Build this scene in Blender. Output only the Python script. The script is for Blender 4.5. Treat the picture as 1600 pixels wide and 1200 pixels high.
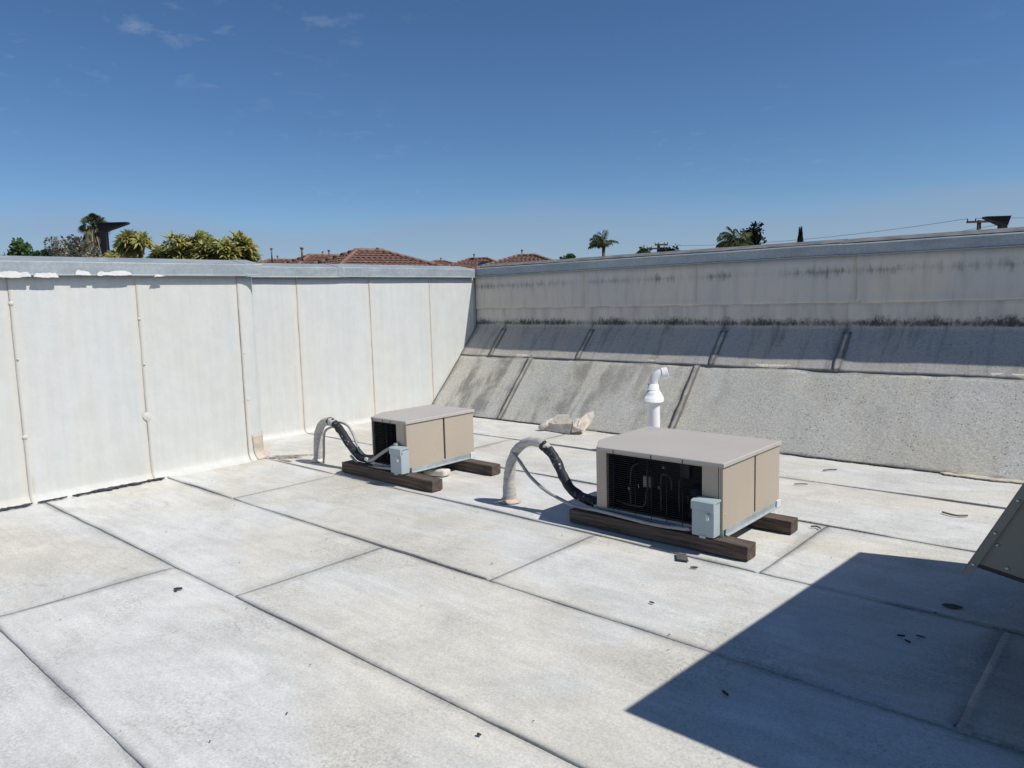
import bpy, bmesh, math, random
from mathutils import Vector, Matrix, noise as mnoise
R = math.radians
random.seed(7)
for o in list(bpy.data.objects):
    bpy.data.objects.remove(o, do_unlink=True)
scene = bpy.context.scene
COL = scene.collection

# ------------------------------------------------------------------ camera
cam_d = bpy.data.cameras.new('camera')
cam = bpy.data.objects.new('camera', cam_d)
COL.objects.link(cam)
EYE = Vector((0, 0, 1.65))
yaw, pitch, roll = 0.73231749, 0.11495825, 0.02759469
fw = Vector((-math.sin(yaw) * math.cos(pitch), math.cos(yaw) * math.cos(pitch), -math.sin(pitch)))
rt = Vector((math.cos(yaw), math.sin(yaw), 0))
dn = fw.cross(rt)
rt2 = rt * math.cos(roll) + dn * math.sin(roll)
dn2 = dn * math.cos(roll) - rt * math.sin(roll)
cam.matrix_world = Matrix(((rt2.x, -dn2.x, -fw.x, EYE.x), (rt2.y, -dn2.y, -fw.y, EYE.y), (rt2.z, -dn2.z, -fw.z, EYE.z), (0, 0, 0, 1)))
cam_d.sensor_width = 36
cam_d.lens = 36 * 1162.7 / 1600
cam_d.clip_start = 0.05
cam_d.clip_end = 6000
scene.camera = cam

# ------------------------------------------------------------------ sky, sun, exposure
SUN = Vector((0.77, 0.225, 1.0)).normalized()
ELEV = math.asin(SUN.z)
AZ = math.atan2(SUN.x, SUN.y)
world = bpy.data.worlds.new('World')
scene.world = world
world.use_nodes = True
wn = world.node_tree.nodes
wl = world.node_tree.links
wn.clear()
w_out = wn.new('ShaderNodeOutputWorld')
w_bg = wn.new('ShaderNodeBackground')
w_bg.inputs['Strength'].default_value = 0.093
sky = wn.new('ShaderNodeTexSky')
sky.sky_type = 'NISHITA'
sky.sun_disc = False
sky.sun_elevation = ELEV
sky.sun_rotation = AZ
sky.altitude = 30
sky.air_density = 0.8
sky.dust_density = 0.1
sky.ozone_density = 5.0


def wnode(t, **kw):
    n = wn.new(t)
    for k, v in kw.items():
        setattr(n, k, v)
    return n


def wmath(op, a, b=None, c=None, clamp=False):
    n = wn.new('ShaderNodeMath')
    n.operation = op
    n.use_clamp = clamp
    for i, v in enumerate((a, b, c)):
        if v is None:
            continue
        if isinstance(v, (int, float)):
            n.inputs[i].default_value = v
        else:
            wl.new(v, n.inputs[i])
    return n.outputs[0]


tc = wn.new('ShaderNodeTexCoord')
sep = wn.new('ShaderNodeSeparateXYZ')
wl.new(tc.outputs['Generated'], sep.inputs[0])
den = wmath('ADD', wmath('MAXIMUM', sep.outputs[2], 0.0), 0.12)
cmb = wn.new('ShaderNodeCombineXYZ')
wl.new(wmath('DIVIDE', sep.outputs[0], den), cmb.inputs[0])
wl.new(wmath('DIVIDE', sep.outputs[1], den), cmb.inputs[1])
cl1 = wnode('ShaderNodeTexNoise')
cl1.inputs['Scale'].default_value = 8.5
cl1.inputs['Detail'].default_value = 7
cl1.inputs['Roughness'].default_value = 0.58
cl1.inputs['Distortion'].default_value = 0.4
wl.new(cmb.outputs[0], cl1.inputs['Vector'])
cl2 = wnode('ShaderNodeTexNoise')
cl2.inputs['Scale'].default_value = 0.75
cl2.inputs['Detail'].default_value = 2
wl.new(cmb.outputs[0], cl2.inputs['Vector'])
wisp = wmath('MULTIPLY', wmath('MULTIPLY_ADD', cl1.outputs['Fac'], 6.0, -3.42, True),
             wmath('MULTIPLY_ADD', cl2.outputs['Fac'], 5.0, -2.25, True))
wisp = wmath('MULTIPLY', wisp, wmath('MULTIPLY_ADD', sep.outputs[2], 6.0, -0.5, True))
cl3 = wnode('ShaderNodeTexNoise')
cl3.inputs['Scale'].default_value = 2.4
cl3.inputs['Detail'].default_value = 5
sc3 = wn.new('ShaderNodeVectorMath')
sc3.operation = 'MULTIPLY'
sc3.inputs[1].default_value = (1, 1, 7)
wl.new(tc.outputs['Generated'], sc3.inputs[0])
wl.new(sc3.outputs[0], cl3.inputs['Vector'])
bank_h = wmath('MULTIPLY_ADD', cl3.outputs['Fac'], 0.10, 0.052)
bank = wmath('MULTIPLY_ADD', wmath('SUBTRACT', bank_h, sep.outputs[2]), 34.0, 0.5, True)
bank = wmath('MULTIPLY', bank, 0.55)
mxA = wn.new('ShaderNodeMix')
mxA.data_type = 'RGBA'
wl.new(bank, mxA.inputs[0])
hsv = wn.new('ShaderNodeHueSaturation')
hsv.inputs['Saturation'].default_value = 1.11
hsv.inputs['Value'].default_value = 1.0
wl.new(sky.outputs[0], hsv.inputs['Color'])
wl.new(hsv.outputs[0], mxA.inputs[6])
mxA.inputs[7].default_value = (3.0, 3.85, 5.3, 1)
mxB = wn.new('ShaderNodeMix')
mxB.data_type = 'RGBA'
wl.new(wmath('MULTIPLY', wisp, 0.22), mxB.inputs[0])
wl.new(mxA.outputs[2], mxB.inputs[6])
mxB.inputs[7].default_value = (5.6, 6.1, 7.0, 1)
wl.new(mxB.outputs[2], w_bg.inputs[0])
wl.new(w_bg.outputs[0], w_out.inputs[0])

sun_d = bpy.data.lights.new('sun', 'SUN')
sun_d.energy = 4.4
sun_d.angle = R(0.53)
sun_d.color = (1.0, 0.958, 0.885)
sun = bpy.data.objects.new('sun', sun_d)
COL.objects.link(sun)
sun.rotation_euler = SUN.to_track_quat('Z', 'Y').to_euler()
sun.location = (20, 6, 30)

vs = scene.view_settings
vs.view_transform = 'Standard'
vs.look = 'None'
vs.exposure = 0.0
vs.gamma = 1.0
vs.use_curve_mapping = False
scene.render.engine = 'CYCLES'
scene.cycles.max_bounces = 6
scene.cycles.diffuse_bounces = 4


# ------------------------------------------------------------------ material helpers
class NT:
    def __init__(self, name, rough=0.8):
        self.m = bpy.data.materials.new(name)
        self.m.use_nodes = True
        self.n = self.m.node_tree.nodes
        self.l = self.m.node_tree.links
        self.b = self.n['Principled BSDF']
        self.b.inputs['Roughness'].default_value = rough
        self.b.inputs['Specular IOR Level'].default_value = 0.3
        self._pos = None

    def pos(self):
        if not self._pos:
            self._pos = self.n.new('ShaderNodeNewGeometry').outputs['Position']
        return self._pos

    def obj(self):
        return self.n.new('ShaderNodeTexCoord').outputs['Object']

    def scale(self, vec, s):
        v = self.n.new('ShaderNodeVectorMath')
        v.operation = 'MULTIPLY'
        self.l.new(vec, v.inputs[0])
        v.inputs[1].default_value = s
        return v.outputs[0]

    def noise(self, vec, scale, detail=4, rough=0.55, dist=0.0):
        n = self.n.new('ShaderNodeTexNoise')
        n.inputs['Scale'].default_value = scale
        n.inputs['Detail'].default_value = detail
        n.inputs['Roughness'].default_value = rough
        n.inputs['Distortion'].default_value = dist
        self.l.new(vec, n.inputs['Vector'])
        return n.outputs['Fac']

    def voro(self, vec, scale):
        n = self.n.new('ShaderNodeTexVoronoi')
        n.inputs['Scale'].default_value = scale
        self.l.new(vec, n.inputs['Vector'])
        return n.outputs['Distance'], n.outputs['Color']

    def math(self, op, a, b=None, c=None, clamp=False):
        n = self.n.new('ShaderNodeMath')
        n.operation = op
        n.use_clamp = clamp
        for i, v in enumerate((a, b, c)):
            if v is None:
                continue
            if isinstance(v, (int, float)):
                n.inputs[i].default_value = v
            else:
                self.l.new(v, n.inputs[i])
        return n.outputs[0]

    def remap(self, v, a, b, lo=0.0, hi=1.0):
        n = self.n.new('ShaderNodeMapRange')
        n.interpolation_type = 'SMOOTHSTEP'
        self.l.new(v, n.inputs[0])
        n.inputs[1].default_value = a
        n.inputs[2].default_value = b
        n.inputs[3].default_value = lo
        n.inputs[4].default_value = hi
        return n.outputs[0]

    def mix(self, f, a, b, mode='MIX'):
        n = self.n.new('ShaderNodeMix')
        n.data_type = 'RGBA'
        n.blend_type = mode
        if isinstance(f, (int, float)):
            n.inputs[0].default_value = f
        else:
            self.l.new(f, n.inputs[0])
        for i, v in ((6, a), (7, b)):
            if isinstance(v, tuple):
                n.inputs[i].default_value = (*v, 1)
            else:
                self.l.new(v, n.inputs[i])
        return n.outputs[2]

    def mulv(self, col, f):
        """multiply colour by a scalar socket"""
        c = self.n.new('ShaderNodeCombineXYZ')
        for i in range(3):
            self.l.new(f, c.inputs[i])
        n = self.n.new('ShaderNodeVectorMath')
        n.operation = 'MULTIPLY'
        self.l.new(col, n.inputs[0])
        self.l.new(c.outputs[0], n.inputs[1])
        return n.outputs[0]

    def uv(self, name):
        n = self.n.new('ShaderNodeUVMap')
        n.uv_map = name
        s = self.n.new('ShaderNodeSeparateXYZ')
        self.l.new(n.outputs[0], s.inputs[0])
        return s.outputs[0], s.outputs[1], n.outputs[0]

    def rand(self):
        return self.n.new('ShaderNodeObjectInfo').outputs['Random']

    def island(self):
        return self.n.new('ShaderNodeNewGeometry').outputs['Random Per Island']

    def color(self, c):
        if isinstance(c, tuple):
            self.b.inputs['Base Color'].default_value = (*c, 1)
        else:
            self.l.new(c, self.b.inputs['Base Color'])

    def bump(self, h, strength=0.3, dist=0.01):
        n = self.n.new('ShaderNodeBump')
        n.inputs['Strength'].default_value = strength
        n.inputs['Distance'].default_value = dist
        self.l.new(h, n.inputs['Height'])
        self.l.new(n.outputs[0], self.b.inputs['Normal'])

    def metal(self, v=1.0):
        self.b.inputs['Metallic'].default_value = v


def edge_dirt(t, u, v, u2, v2, nz, ov=0.05, wu=0.10, wv=0.05, both=True):
    """patchy grime mask that follows the laps of a sheet"""
    n3 = t.math('POWER', nz, 2.2)
    wa = t.math('MULTIPLY_ADD', n3, wv * 3.2, 0.006)
    wb = t.math('MULTIPLY_ADD', n3, wu * 3.2, 0.010)
    e = t.math('SUBTRACT', 1.0, t.math('DIVIDE', v, wa), None, True)
    e2 = t.math('SUBTRACT', 1.0, t.math('DIVIDE', t.math('ABSOLUTE', t.math('SUBTRACT', v2, ov)), wa), None, True)
    f = t.math('SUBTRACT', 1.0, t.math('DIVIDE', u, wb), None, True)
    f2 = t.math('SUBTRACT', 1.0, t.math('DIVIDE', t.math('ABSOLUTE', t.math('SUBTRACT', u2, ov)), wb), None, True)
    return t.math('MAXIMUM', t.math('MAXIMUM', e, e2), t.math('MAXIMUM', f, f2))


def specks(t, vec, scale, keep, size):
    d, c = t.voro(vec, scale)
    s = t.n.new('ShaderNodeSeparateColor')
    t.l.new(c, s.inputs[0])
    return t.math('MULTIPLY', t.math('LESS_THAN', d, size), t.math('GREATER_THAN', s.outputs[0], keep))


MAT = {}


def m_floor():
    t = NT('roof_coating_floor', 0.85)
    p = t.pos()
    u, v, _ = t.uv('UVMap')
    u2, v2, _ = t.uv('UVFar')
    big = t.noise(t.scale(p, (0.75, 1.2, 1)), 0.62, 4, 0.6, 0.6)
    col = t.mix(t.remap(big, 0.42, 0.58), (0.635, 0.612, 0.548), (0.632, 0.634, 0.614))
    mid = t.noise(t.scale(p, (0.8, 1.3, 1)), 2.6, 7, 0.62, 0.8)
    col = t.mulv(col, t.remap(mid, 0.25, 0.72, 0.86, 1.06))
    # worn, granular patches
    wear = t.noise(p, 1.15, 5, 0.6, 0.5)
    wm = t.remap(wear, 0.46, 0.66)
    fine = t.noise(p, 62, 3, 0.7)
    col = t.mix(t.math('MULTIPLY', wm, t.remap(fine, 0.44, 0.70, 0.08, 0.66)), col, (0.33, 0.325, 0.295))
    grain = t.noise(p, 95, 3, 0.85)
    col = t.mulv(col, t.remap(grain, 0.30, 0.70, 0.82, 1.10))
    sp = specks(t, p, 60, 0.86, 0.24)
    col = t.mix(t.math('MULTIPLY', t.math('MULTIPLY', sp, wm), 0.6), col, (0.16, 0.155, 0.15))
    # brushed coating streaks
    st = t.noise(t.scale(p, (1.2, 14, 1)), 1.5, 4, 0.6, 0.3)
    col = t.mulv(col, t.remap(st, 0.3, 0.7, 0.95, 1.03))
    # grime along the laps
    nz = t.noise(p, 2.1, 5, 0.62)
    dm = edge_dirt(t, u, v, u2, v2, nz)
    dm = t.math('MULTIPLY', dm, t.remap(t.noise(p, 1.3, 3, 0.5), 0.36, 0.62, 0.25, 1.0))
    col = t.mix(t.math('MULTIPLY', dm, t.remap(fine, 0.3, 0.7, 0.45, 0.95)), col, (0.20, 0.20, 0.197))
    # scuffed grey smudges
    sm_ = t.noise(t.scale(p, (1.0, 2.6, 1)), 1.7, 6, 0.66, 1.0)
    col = t.mix(t.math('MULTIPLY', t.remap(sm_, 0.60, 0.74), t.remap(fine, 0.35, 0.65, 0.25, 0.75)), col, (0.30, 0.297, 0.28))
    # old puddle stains
    st2 = t.noise(p, 0.9, 3, 0.5, 1.2)
    ring = t.math('SUBTRACT', 1.0, t.math('MULTIPLY', t.math('ABSOLUTE', t.math('SUBTRACT', st2, 0.57)), 22.0), None, True)
    col = t.mix(t.math('MULTIPLY', ring, 0.10), col, (0.32, 0.31, 0.27))
    col = t.mulv(col, t.math('MULTIPLY_ADD', t.rand(), 0.07, 0.965))
    t.color(col)
    h = t.math('ADD', t.math('MULTIPLY', fine, 0.5), t.math('MULTIPLY', t.noise(p, 9, 5, 0.6), 1.2))
    t.bump(h, 0.42, 0.006)
    return t.m


def m_wall():
    t = NT('roof_coating_wall', 0.72)
    p = t.pos()
    u, v, _ = t.uv('UVMap')
    u2, v2, _ = t.uv('UVFar')
    big = t.noise(t.scale(p, (1, 1, 0.4)), 1.1, 4, 0.6, 0.4)
    col = t.mix(t.remap(big, 0.35, 0.65), (0.592, 0.593, 0.556), (0.582, 0.598, 0.586))
    st = t.noise(t.scale(p, (9, 9, 0.5)), 1.8, 5, 0.6)
    col = t.mulv(col, t.remap(st, 0.28, 0.72, 0.965, 1.025))
    mid = t.noise(p, 6, 6, 0.6)
    col = t.mulv(col, t.remap(mid, 0.3, 0.7, 0.965, 1.02))
    # cream sealant smeared over the laps
    nz = t.noise(t.scale(p, (1, 1, 0.6)), 5, 4, 0.6)
    w = t.math('MULTIPLY_ADD', nz, 0.08, 0.035)
    e = t.math('MAXIMUM', t.math('SUBTRACT', 1.0, t.math('DIVIDE', u, w), None, True),
               t.math('SUBTRACT', 1.0, t.math('DIVIDE', t.math('ABSOLUTE', t.math('SUBTRACT', u2, 0.05)), w), None, True))
    col = t.mix(t.remap(e, 0.1, 0.6, 0.0, 0.55), col, (0.62, 0.585, 0.525))
    crack = t.math('SUBTRACT', 1.0, t.math('DIVIDE', u, 0.006), None, True)
    col = t.mix(t.math('MULTIPLY', crack, t.remap(t.noise(t.scale(p, (1, 1, 1)), 3.5, 3), 0.40, 0.60, 0.0, 0.7)), col, (0.25, 0.23, 0.21))
    # foot of wall gets dusty
    ft = t.math('MULTIPLY', t.math('SUBTRACT', 1.0, t.math('DIVIDE', v, 0.34), None, True), t.remap(t.noise(p, 3.2, 5, 0.65), 0.42, 0.7))
    col = t.mix(t.math('MULTIPLY', ft, 0.5), col, (0.50, 0.46, 0.39))
    t.color(col)
    h = t.math('ADD', t.noise(p, 22, 5, 0.6), t.math('MULTIPLY', t.noise(t.scale(p, (1, 1, 0.3)), 3.2, 3), 3.0))
    t.bump(h, 0.25, 0.010)
    return t.m


def m_slope():
    t = NT('roof_coating_slope', 0.9)
    p = t.pos()
    u, v, uvv = t.uv('UVMap')
    u2, v2, _ = t.uv('UVFar')
    big = t.noise(p, 0.9, 5, 0.6, 0.5)
    col = t.mix(t.remap(big, 0.36, 0.64), (0.600, 0.568, 0.485), (0.57, 0.563, 0.515))
    # run-off streaks down the slope, bent like wind-driven water
    mp = t.n.new('ShaderNodeMapping')
    mp.inputs['Rotation'].default_value = (0, 0, R(-32))
    mp.inputs['Scale'].default_value = (3.0, 0.8, 1)
    t.l.new(uvv, mp.inputs[0])
    add = t.n.new('ShaderNodeVectorMath')
    t.l.new(mp.outputs[0], add.inputs[0])
    t.l.new(t.scale(p, (0, 0, 0)), add.inputs[1])
    st = t.noise(add.outputs[0], 0.95, 6, 0.62, 0.5)
    lft = t.n.new('ShaderNodeSeparateXYZ')
    t.l.new(p, lft.inputs[0])
    side = t.remap(lft.outputs[0], -6.8, -3.2, 1.0, 0.22)
    wet = t.math('MULTIPLY', t.remap(st, 0.45, 0.59, 0.0, 0.78), t.remap(t.noise(p, 1.3, 4, 0.55), 0.40, 0.54, 0.15, 1.0))
    wet = t.math('MULTIPLY', wet, side)
    col = t.mix(wet, col, (0.225, 0.215, 0.19))
    pale = t.noise(t.scale(p, (1, 1, 1)), 1.3, 4, 0.6, 0.8)
    col = t.mix(t.remap(pale, 0.52, 0.72, 0, 0.5), col, (0.64, 0.635, 0.61))
    fine = t.noise(p, 48, 4, 0.75)
    col = t.mulv(col, t.remap(fine, 0.3, 0.72, 0.74, 1.12))
    grn = t.noise(p, 1.6, 4, 0.6)
    sp = specks(t, p, 38, 0.78, 0.30)
    col = t.mix(t.math('MULTIPLY', sp, t.remap(grn, 0.36, 0.6, 0.08, 0.72)), col, (0.12, 0.118, 0.115))
    sp2 = specks(t, t.scale(p, (1.1, 1.1, 1.1)), 78, 0.62, 0.32)
    col = t.mix(t.math('MULTIPLY', sp2, t.remap(grn, 0.32, 0.6, 0.05, 0.55)), col, (0.15, 0.15, 0.145))
    nz = t.noise(p, 2.4, 4, 0.6)
    dm = edge_dirt(t, u, v, u2, v2, nz, 0.05, 0.10, 0.05)
    col = t.mix(t.math('MULTIPLY', dm, 0.85), col, (0.14, 0.135, 0.125))
    t.color(col)
    h = t.math('ADD', t.math('MULTIPLY', fine, 0.6), t.noise(p, 10, 5, 0.6))
    t.bump(h, 0.5, 0.008)
    return t.m


def m_upper():
    """upper course of the slope, folded up the parapet: mould sits in the fold"""
    t = NT('roof_coating_fold', 0.9)
    p = t.pos()
    u, v, uvv = t.uv('UVMap')
    u2, v2, _ = t.uv('UVFar')
    big = t.noise(p, 1.0, 5, 0.6, 0.5)
    col = t.mix(t.remap(big, 0.36, 0.64), (0.49, 0.455, 0.395), (0.44, 0.425, 0.40))
    st = t.noise(t.scale(p, (7, 1.0, 1.0)), 1.1, 6, 0.65, 0.3)
    col = t.mix(t.remap(st, 0.48, 0.72, 0.0, 0.6), col, (0.17, 0.165, 0.155))
    fine = t.noise(p, 45, 4, 0.75)
    col = t.mulv(col, t.remap(fine, 0.3, 0.72, 0.8, 1.1))
    sp = specks(t, p, 32, 0.82, 0.28)
    col = t.mix(t.math('MULTIPLY', sp, 0.35), col, (0.10, 0.10, 0.10))
    nz = t.noise(p, 2.4, 4, 0.6)
    dm = edge_dirt(t, u, v, u2, v2, nz, 0.03, 0.10, 0.012)
    col = t.mix(t.math('MULTIPLY', dm, 0.7), col, (0.13, 0.13, 0.125))
    # vertical turn-up is cleaner and lighter
    up = t.remap(v, 0.63, 0.70)
    upc = t.mix(t.remap(t.noise(t.scale(p, (5, 5, 1.0)), 1.6, 5, 0.6), 0.35, 0.7), (0.62, 0.58, 0.515), (0.48, 0.455, 0.42))
    col = t.mix(up, col, upc)
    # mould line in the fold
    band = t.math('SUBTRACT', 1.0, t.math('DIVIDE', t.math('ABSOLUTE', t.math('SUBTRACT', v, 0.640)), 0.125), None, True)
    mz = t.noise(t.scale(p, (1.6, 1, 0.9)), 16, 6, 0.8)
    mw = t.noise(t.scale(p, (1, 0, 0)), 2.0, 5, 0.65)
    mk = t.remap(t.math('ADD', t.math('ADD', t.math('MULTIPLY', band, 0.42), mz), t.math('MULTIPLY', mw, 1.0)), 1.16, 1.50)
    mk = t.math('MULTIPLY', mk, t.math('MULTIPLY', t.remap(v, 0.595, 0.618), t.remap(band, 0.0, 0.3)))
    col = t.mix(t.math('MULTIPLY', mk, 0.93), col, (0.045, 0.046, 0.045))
    t.color(col)
    t.bump(t.math('ADD', t.math('MULTIPLY', fine, 0.6), t.noise(p, 10, 5, 0.6)), 0.5, 0.008)
    return t.m


def m_strip():
    t = NT('seam_sealing_strip', 0.9)
    p = t.pos()
    u, v, _ = t.uv('UVMap')
    u2, v2, _ = t.uv('UVFar')
    n = t.noise(p, 7, 5, 0.65)
    col = t.mix(t.remap(n, 0.35, 0.65), (0.52, 0.49, 0.42), (0.34, 0.325, 0.285))
    w = t.math('MULTIPLY_ADD', t.noise(p, 5, 4, 0.6), 0.075, 0.002)
    e = t.math('SUBTRACT', 1.0, t.math('DIVIDE', t.math('MINIMUM', u, u2), w), None, True)
    col = t.mix(t.remap(e, 0.05, 0.5, 0, 0.85), col, (0.14, 0.132, 0.118))
    t.color(col)
    t.bump(t.noise(p, 40, 4, 0.7), 0.5, 0.008)
    return t.m


def m_backwall():
    t = NT('roof_coating_backwall', 0.88)
    p = t.pos()
    u, v, _ = t.uv('UVMap')
    u2, v2, _ = t.uv('UVFar')
    big = t.noise(p, 1.0, 5, 0.6, 0.4)
    col = t.mix(t.remap(big, 0.36, 0.64), (0.635, 0.585, 0.505), (0.57, 0.548, 0.512))
    st = t.noise(t.scale(p, (6, 6, 0.9)), 1.5, 6, 0.62)
    col = t.mix(t.remap(st, 0.45, 0.72, 0.0, 0.4), col, (0.38, 0.375, 0.355))
    # row of black weeping marks
    mz = t.noise(t.scale(p, (3.6, 1, 0.7)), 6.0, 6, 0.75)
    mw = t.noise(t.scale(p, (1, 0, 0)), 0.9, 3, 0.5, 0.6)
    band = t.math('SUBTRACT', 1.0, t.math('DIVIDE', t.math('ABSOLUTE', t.math('SUBTRACT', v, 0.34)), 0.11), None, True)
    mk = t.math('MULTIPLY', t.remap(t.math('ADD', t.math('MULTIPLY', band, 0.3), mz), 0.62, 0.95), t.remap(mw, 0.40, 0.58))
    mk = t.math('MULTIPLY', mk, t.remap(band, 0.0, 0.25))
    col = t.mix(t.math('MULTIPLY', mk, 0.8), col, (0.11, 0.11, 0.105))
    nz = t.noise(p, 4, 4, 0.6)
    w = t.math('MULTIPLY_ADD', nz, 0.09, 0.04)
    e = t.math('MAXIMUM', t.math('SUBTRACT', 1.0, t.math('DIVIDE', u, w), None, True),
               t.math('SUBTRACT', 1.0, t.math('DIVIDE', t.math('ABSOLUTE', t.math('SUBTRACT', u2, 0.05)), w), None, True))
    col = t.mix(t.remap(e, 0.1, 0.5, 0, 0.6), col, (0.56, 0.53, 0.46))
    t.color(col)
    fine = t.noise(p, 40, 4, 0.7)
    t.bump(t.math('ADD', t.math('MULTIPLY', fine, 0.5), t.noise(p, 8, 5, 0.6)), 0.4, 0.008)
    return t.m


def m_simple(name, c, rough=0.6, var=0.08, sc=6.0, metal=0.0, bumpv=0.0, dirt=None):
    t = NT(name, rough)
    o = t.obj()
    n = t.noise(o, sc, 5, 0.6)
    a = tuple(x * (1 - var) for x in c)
    b = tuple(min(1, x * (1 + var)) for x in c)
    col = t.mix(t.remap(n, 0.3, 0.7), a, b)
    if dirt:
        col = t.mix(t.remap(t.noise(o, sc * 1.9, 6, 0.7), 0.5, 0.78, 0, dirt[1]), col, dirt[0])
    t.color(col)
    if metal:
        t.metal(metal)
    if bumpv:
        t.bump(t.noise(o, sc * 5, 5, 0.6), bumpv, 0.004)
    return t.m


def m_coping():
    t = NT('galvanized_coping', 0.55)
    p = t.pos()
    n = t.noise(t.scale(p, (1, 1, 3)), 2.2, 6, 0.65)
    col = t.mix(t.remap(n, 0.3, 0.7), (0.40, 0.44, 0.46), (0.30, 0.335, 0.36))
    f = t.noise(p, 30, 4, 0.7)
    col = t.mulv(col, t.remap(f, 0.3, 0.7, 0.9, 1.08))
    w = t.noise(t.scale(p, (3, 3, 1)), 1.7, 5, 0.7)
    col = t.mix(t.remap(w, 0.60, 0.72, 0, 0.6), col, (0.55, 0.53, 0.49))
    t.color(col)
    t.metal(0.25)
    t.bump(t.noise(p, 5, 4), 0.15, 0.01)
    return t.m


def m_leaf(name, a, b, c, trans=0.25):
    t = NT(name, 0.5)
    i = t.island()
    col = t.mix(t.remap(i, 0.0, 0.65), a, b)
    col = t.mix(t.remap(i, 0.78, 1.0), col, c)
    t.color(col)
    tr = t.n.new('ShaderNodeBsdfTranslucent')
    t.l.new(col, tr.inputs[0])
    ms = t.n.new('ShaderNodeMixShader')
    ms.inputs[0].default_value = trans
    t.l.new(t.b.outputs[0], ms.inputs[1])
    t.l.new(tr.outputs[0], ms.inputs[2])
    t.l.new(ms.outputs[0], t.n['Material Output'].inputs[0])
    return t.m


def m_wood():
    t = NT('weathered_timber', 0.85)
    o = t.obj()
    g = t.noise(t.scale(o, (1.2, 26, 26)), 2.2, 6, 0.7, 0.3)
    col = t.mix(t.remap(g, 0.3, 0.7), (0.045, 0.034, 0.028), (0.150, 0.118, 0.098))
    n = t.noise(t.scale(o, (1, 3, 3)), 4, 5, 0.65)
    col = t.mix(t.remap(n, 0.52, 0.72, 0, 0.55), col, (0.18, 0.105, 0.07))
    cr = t.noise(t.scale(o, (0.7, 55, 55)), 1.6, 3, 0.5)
    col = t.mix(t.remap(cr, 0.62, 0.68, 0, 0.8), col, (0.018, 0.014, 0.012))
    t.color(col)
    t.bump(t.math('ADD', g, t.math('MULTIPLY', cr, -0.6)), 0.7, 0.006)
    return t.m


def m_hose():
    t = NT('black_insulation_with_splatter', 0.6)
    o = t.obj()
    n = t.noise(o, 38, 5, 0.7, 0.6)
    col = t.mix(t.remap(n, 0.57, 0.66), (0.022, 0.024, 0.030), (0.42, 0.44, 0.47))
    big = t.noise(o, 5, 3)
    col = t.mix(t.remap(big, 0.40, 0.60), (0.022, 0.024, 0.030), col)
    t.color(col)
    t.bump(t.noise(o, 40, 4), 0.5, 0.006)
    return t.m


def m_wrap():
    t = NT('coated_pipe_wrap', 0.75)
    o = t.obj()
    g = t.noise(t.scale(o, (1, 1, 6)), 9, 5, 0.65, 0.5)
    col = t.mix(t.remap(g, 0.32, 0.68), (0.56, 0.535, 0.50), (0.38, 0.36, 0.335))
    n = t.noise(o, 6, 5, 0.65)
    col = t.mix(t.remap(n, 0.55, 0.75, 0, 0.6), col, (0.26, 0.235, 0.21))
    t.color(col)
    t.bump(g, 0.5, 0.008)
    return t.m


def m_tiles():
    t = NT('clay_roof_tiles', 0.85)
    i = t.island()
    o = t.obj()
    n = t.noise(o, 2.0, 5, 0.7)
    col = t.mix(i, (0.155, 0.078, 0.057), (0.225, 0.125, 0.095))
    col = t.mix(t.remap(n, 0.35, 0.7), col, (0.15, 0.10, 0.082))
    t.color(col)
    return t.m


MAT['floor'] = m_floor()
MAT['wall'] = m_wall()
MAT['slope'] = m_slope()
MAT['upper'] = m_upper()
MAT['backwall'] = m_backwall()
MAT['strip'] = m_strip()
MAT['coping'] = m_coping()
MAT['wood'] = m_wood()
MAT['hose'] = m_hose()
MAT['wrap'] = m_wrap()
MAT['tiles'] = m_tiles()
MAT['core'] = m_simple('masonry_core', (0.42, 0.41, 0.38), 0.9, 0.1, 3)
MAT['tar'] = m_simple('exposed_tar', (0.05, 0.05, 0.058), 0.75, 0.35, 30, bumpv=0.6)
MAT['flake'] = m_simple('white_coating_flake', (0.60, 0.59, 0.57), 0.7, 0.06, 18, bumpv=0.4)
MAT['cream'] = m_simple('cream_sealant', (0.62, 0.60, 0.55), 0.8, 0.05, 20, bumpv=0.4)
MAT['smear'] = m_simple('brown_run_off_stain', (0.33, 0.29, 0.24), 0.9, 0.2, 15)
MAT['capdark'] = m_simple('weathered_cap_top', (0.15, 0.15, 0.15), 0.85, 0.3, 6, bumpv=0.3)
MAT['stain'] = m_simple('bare_tan_flashing', (0.50, 0.44, 0.365), 0.85, 0.18, 12, bumpv=0.5)
def m_beige():
    t = NT('beige_enamel', 0.5)
    p = t.pos()
    n = t.noise(p, 3.0, 5, 0.6)
    col = t.mix(t.remap(n, 0.3, 0.7), (0.430, 0.372, 0.298), (0.450, 0.390, 0.314))
    st = t.noise(t.scale(p, (16, 16, 0.9)), 1.6, 5, 0.65)
    col = t.mix(t.remap(st, 0.52, 0.78, 0, 0.12), col, (0.33, 0.285, 0.235))
    sp = specks(t, p, 34, 0.93, 0.14)
    col = t.mix(t.math('MULTIPLY', sp, 0.5), col, (0.2, 0.13, 0.09))
    t.color(col)
    t.l.new(t.remap(n, 0.3, 0.7, 0.42, 0.62), t.b.inputs['Roughness'])
    t.bump(t.noise(p, 2.5, 2), 0.12, 0.02)
    return t.m


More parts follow.
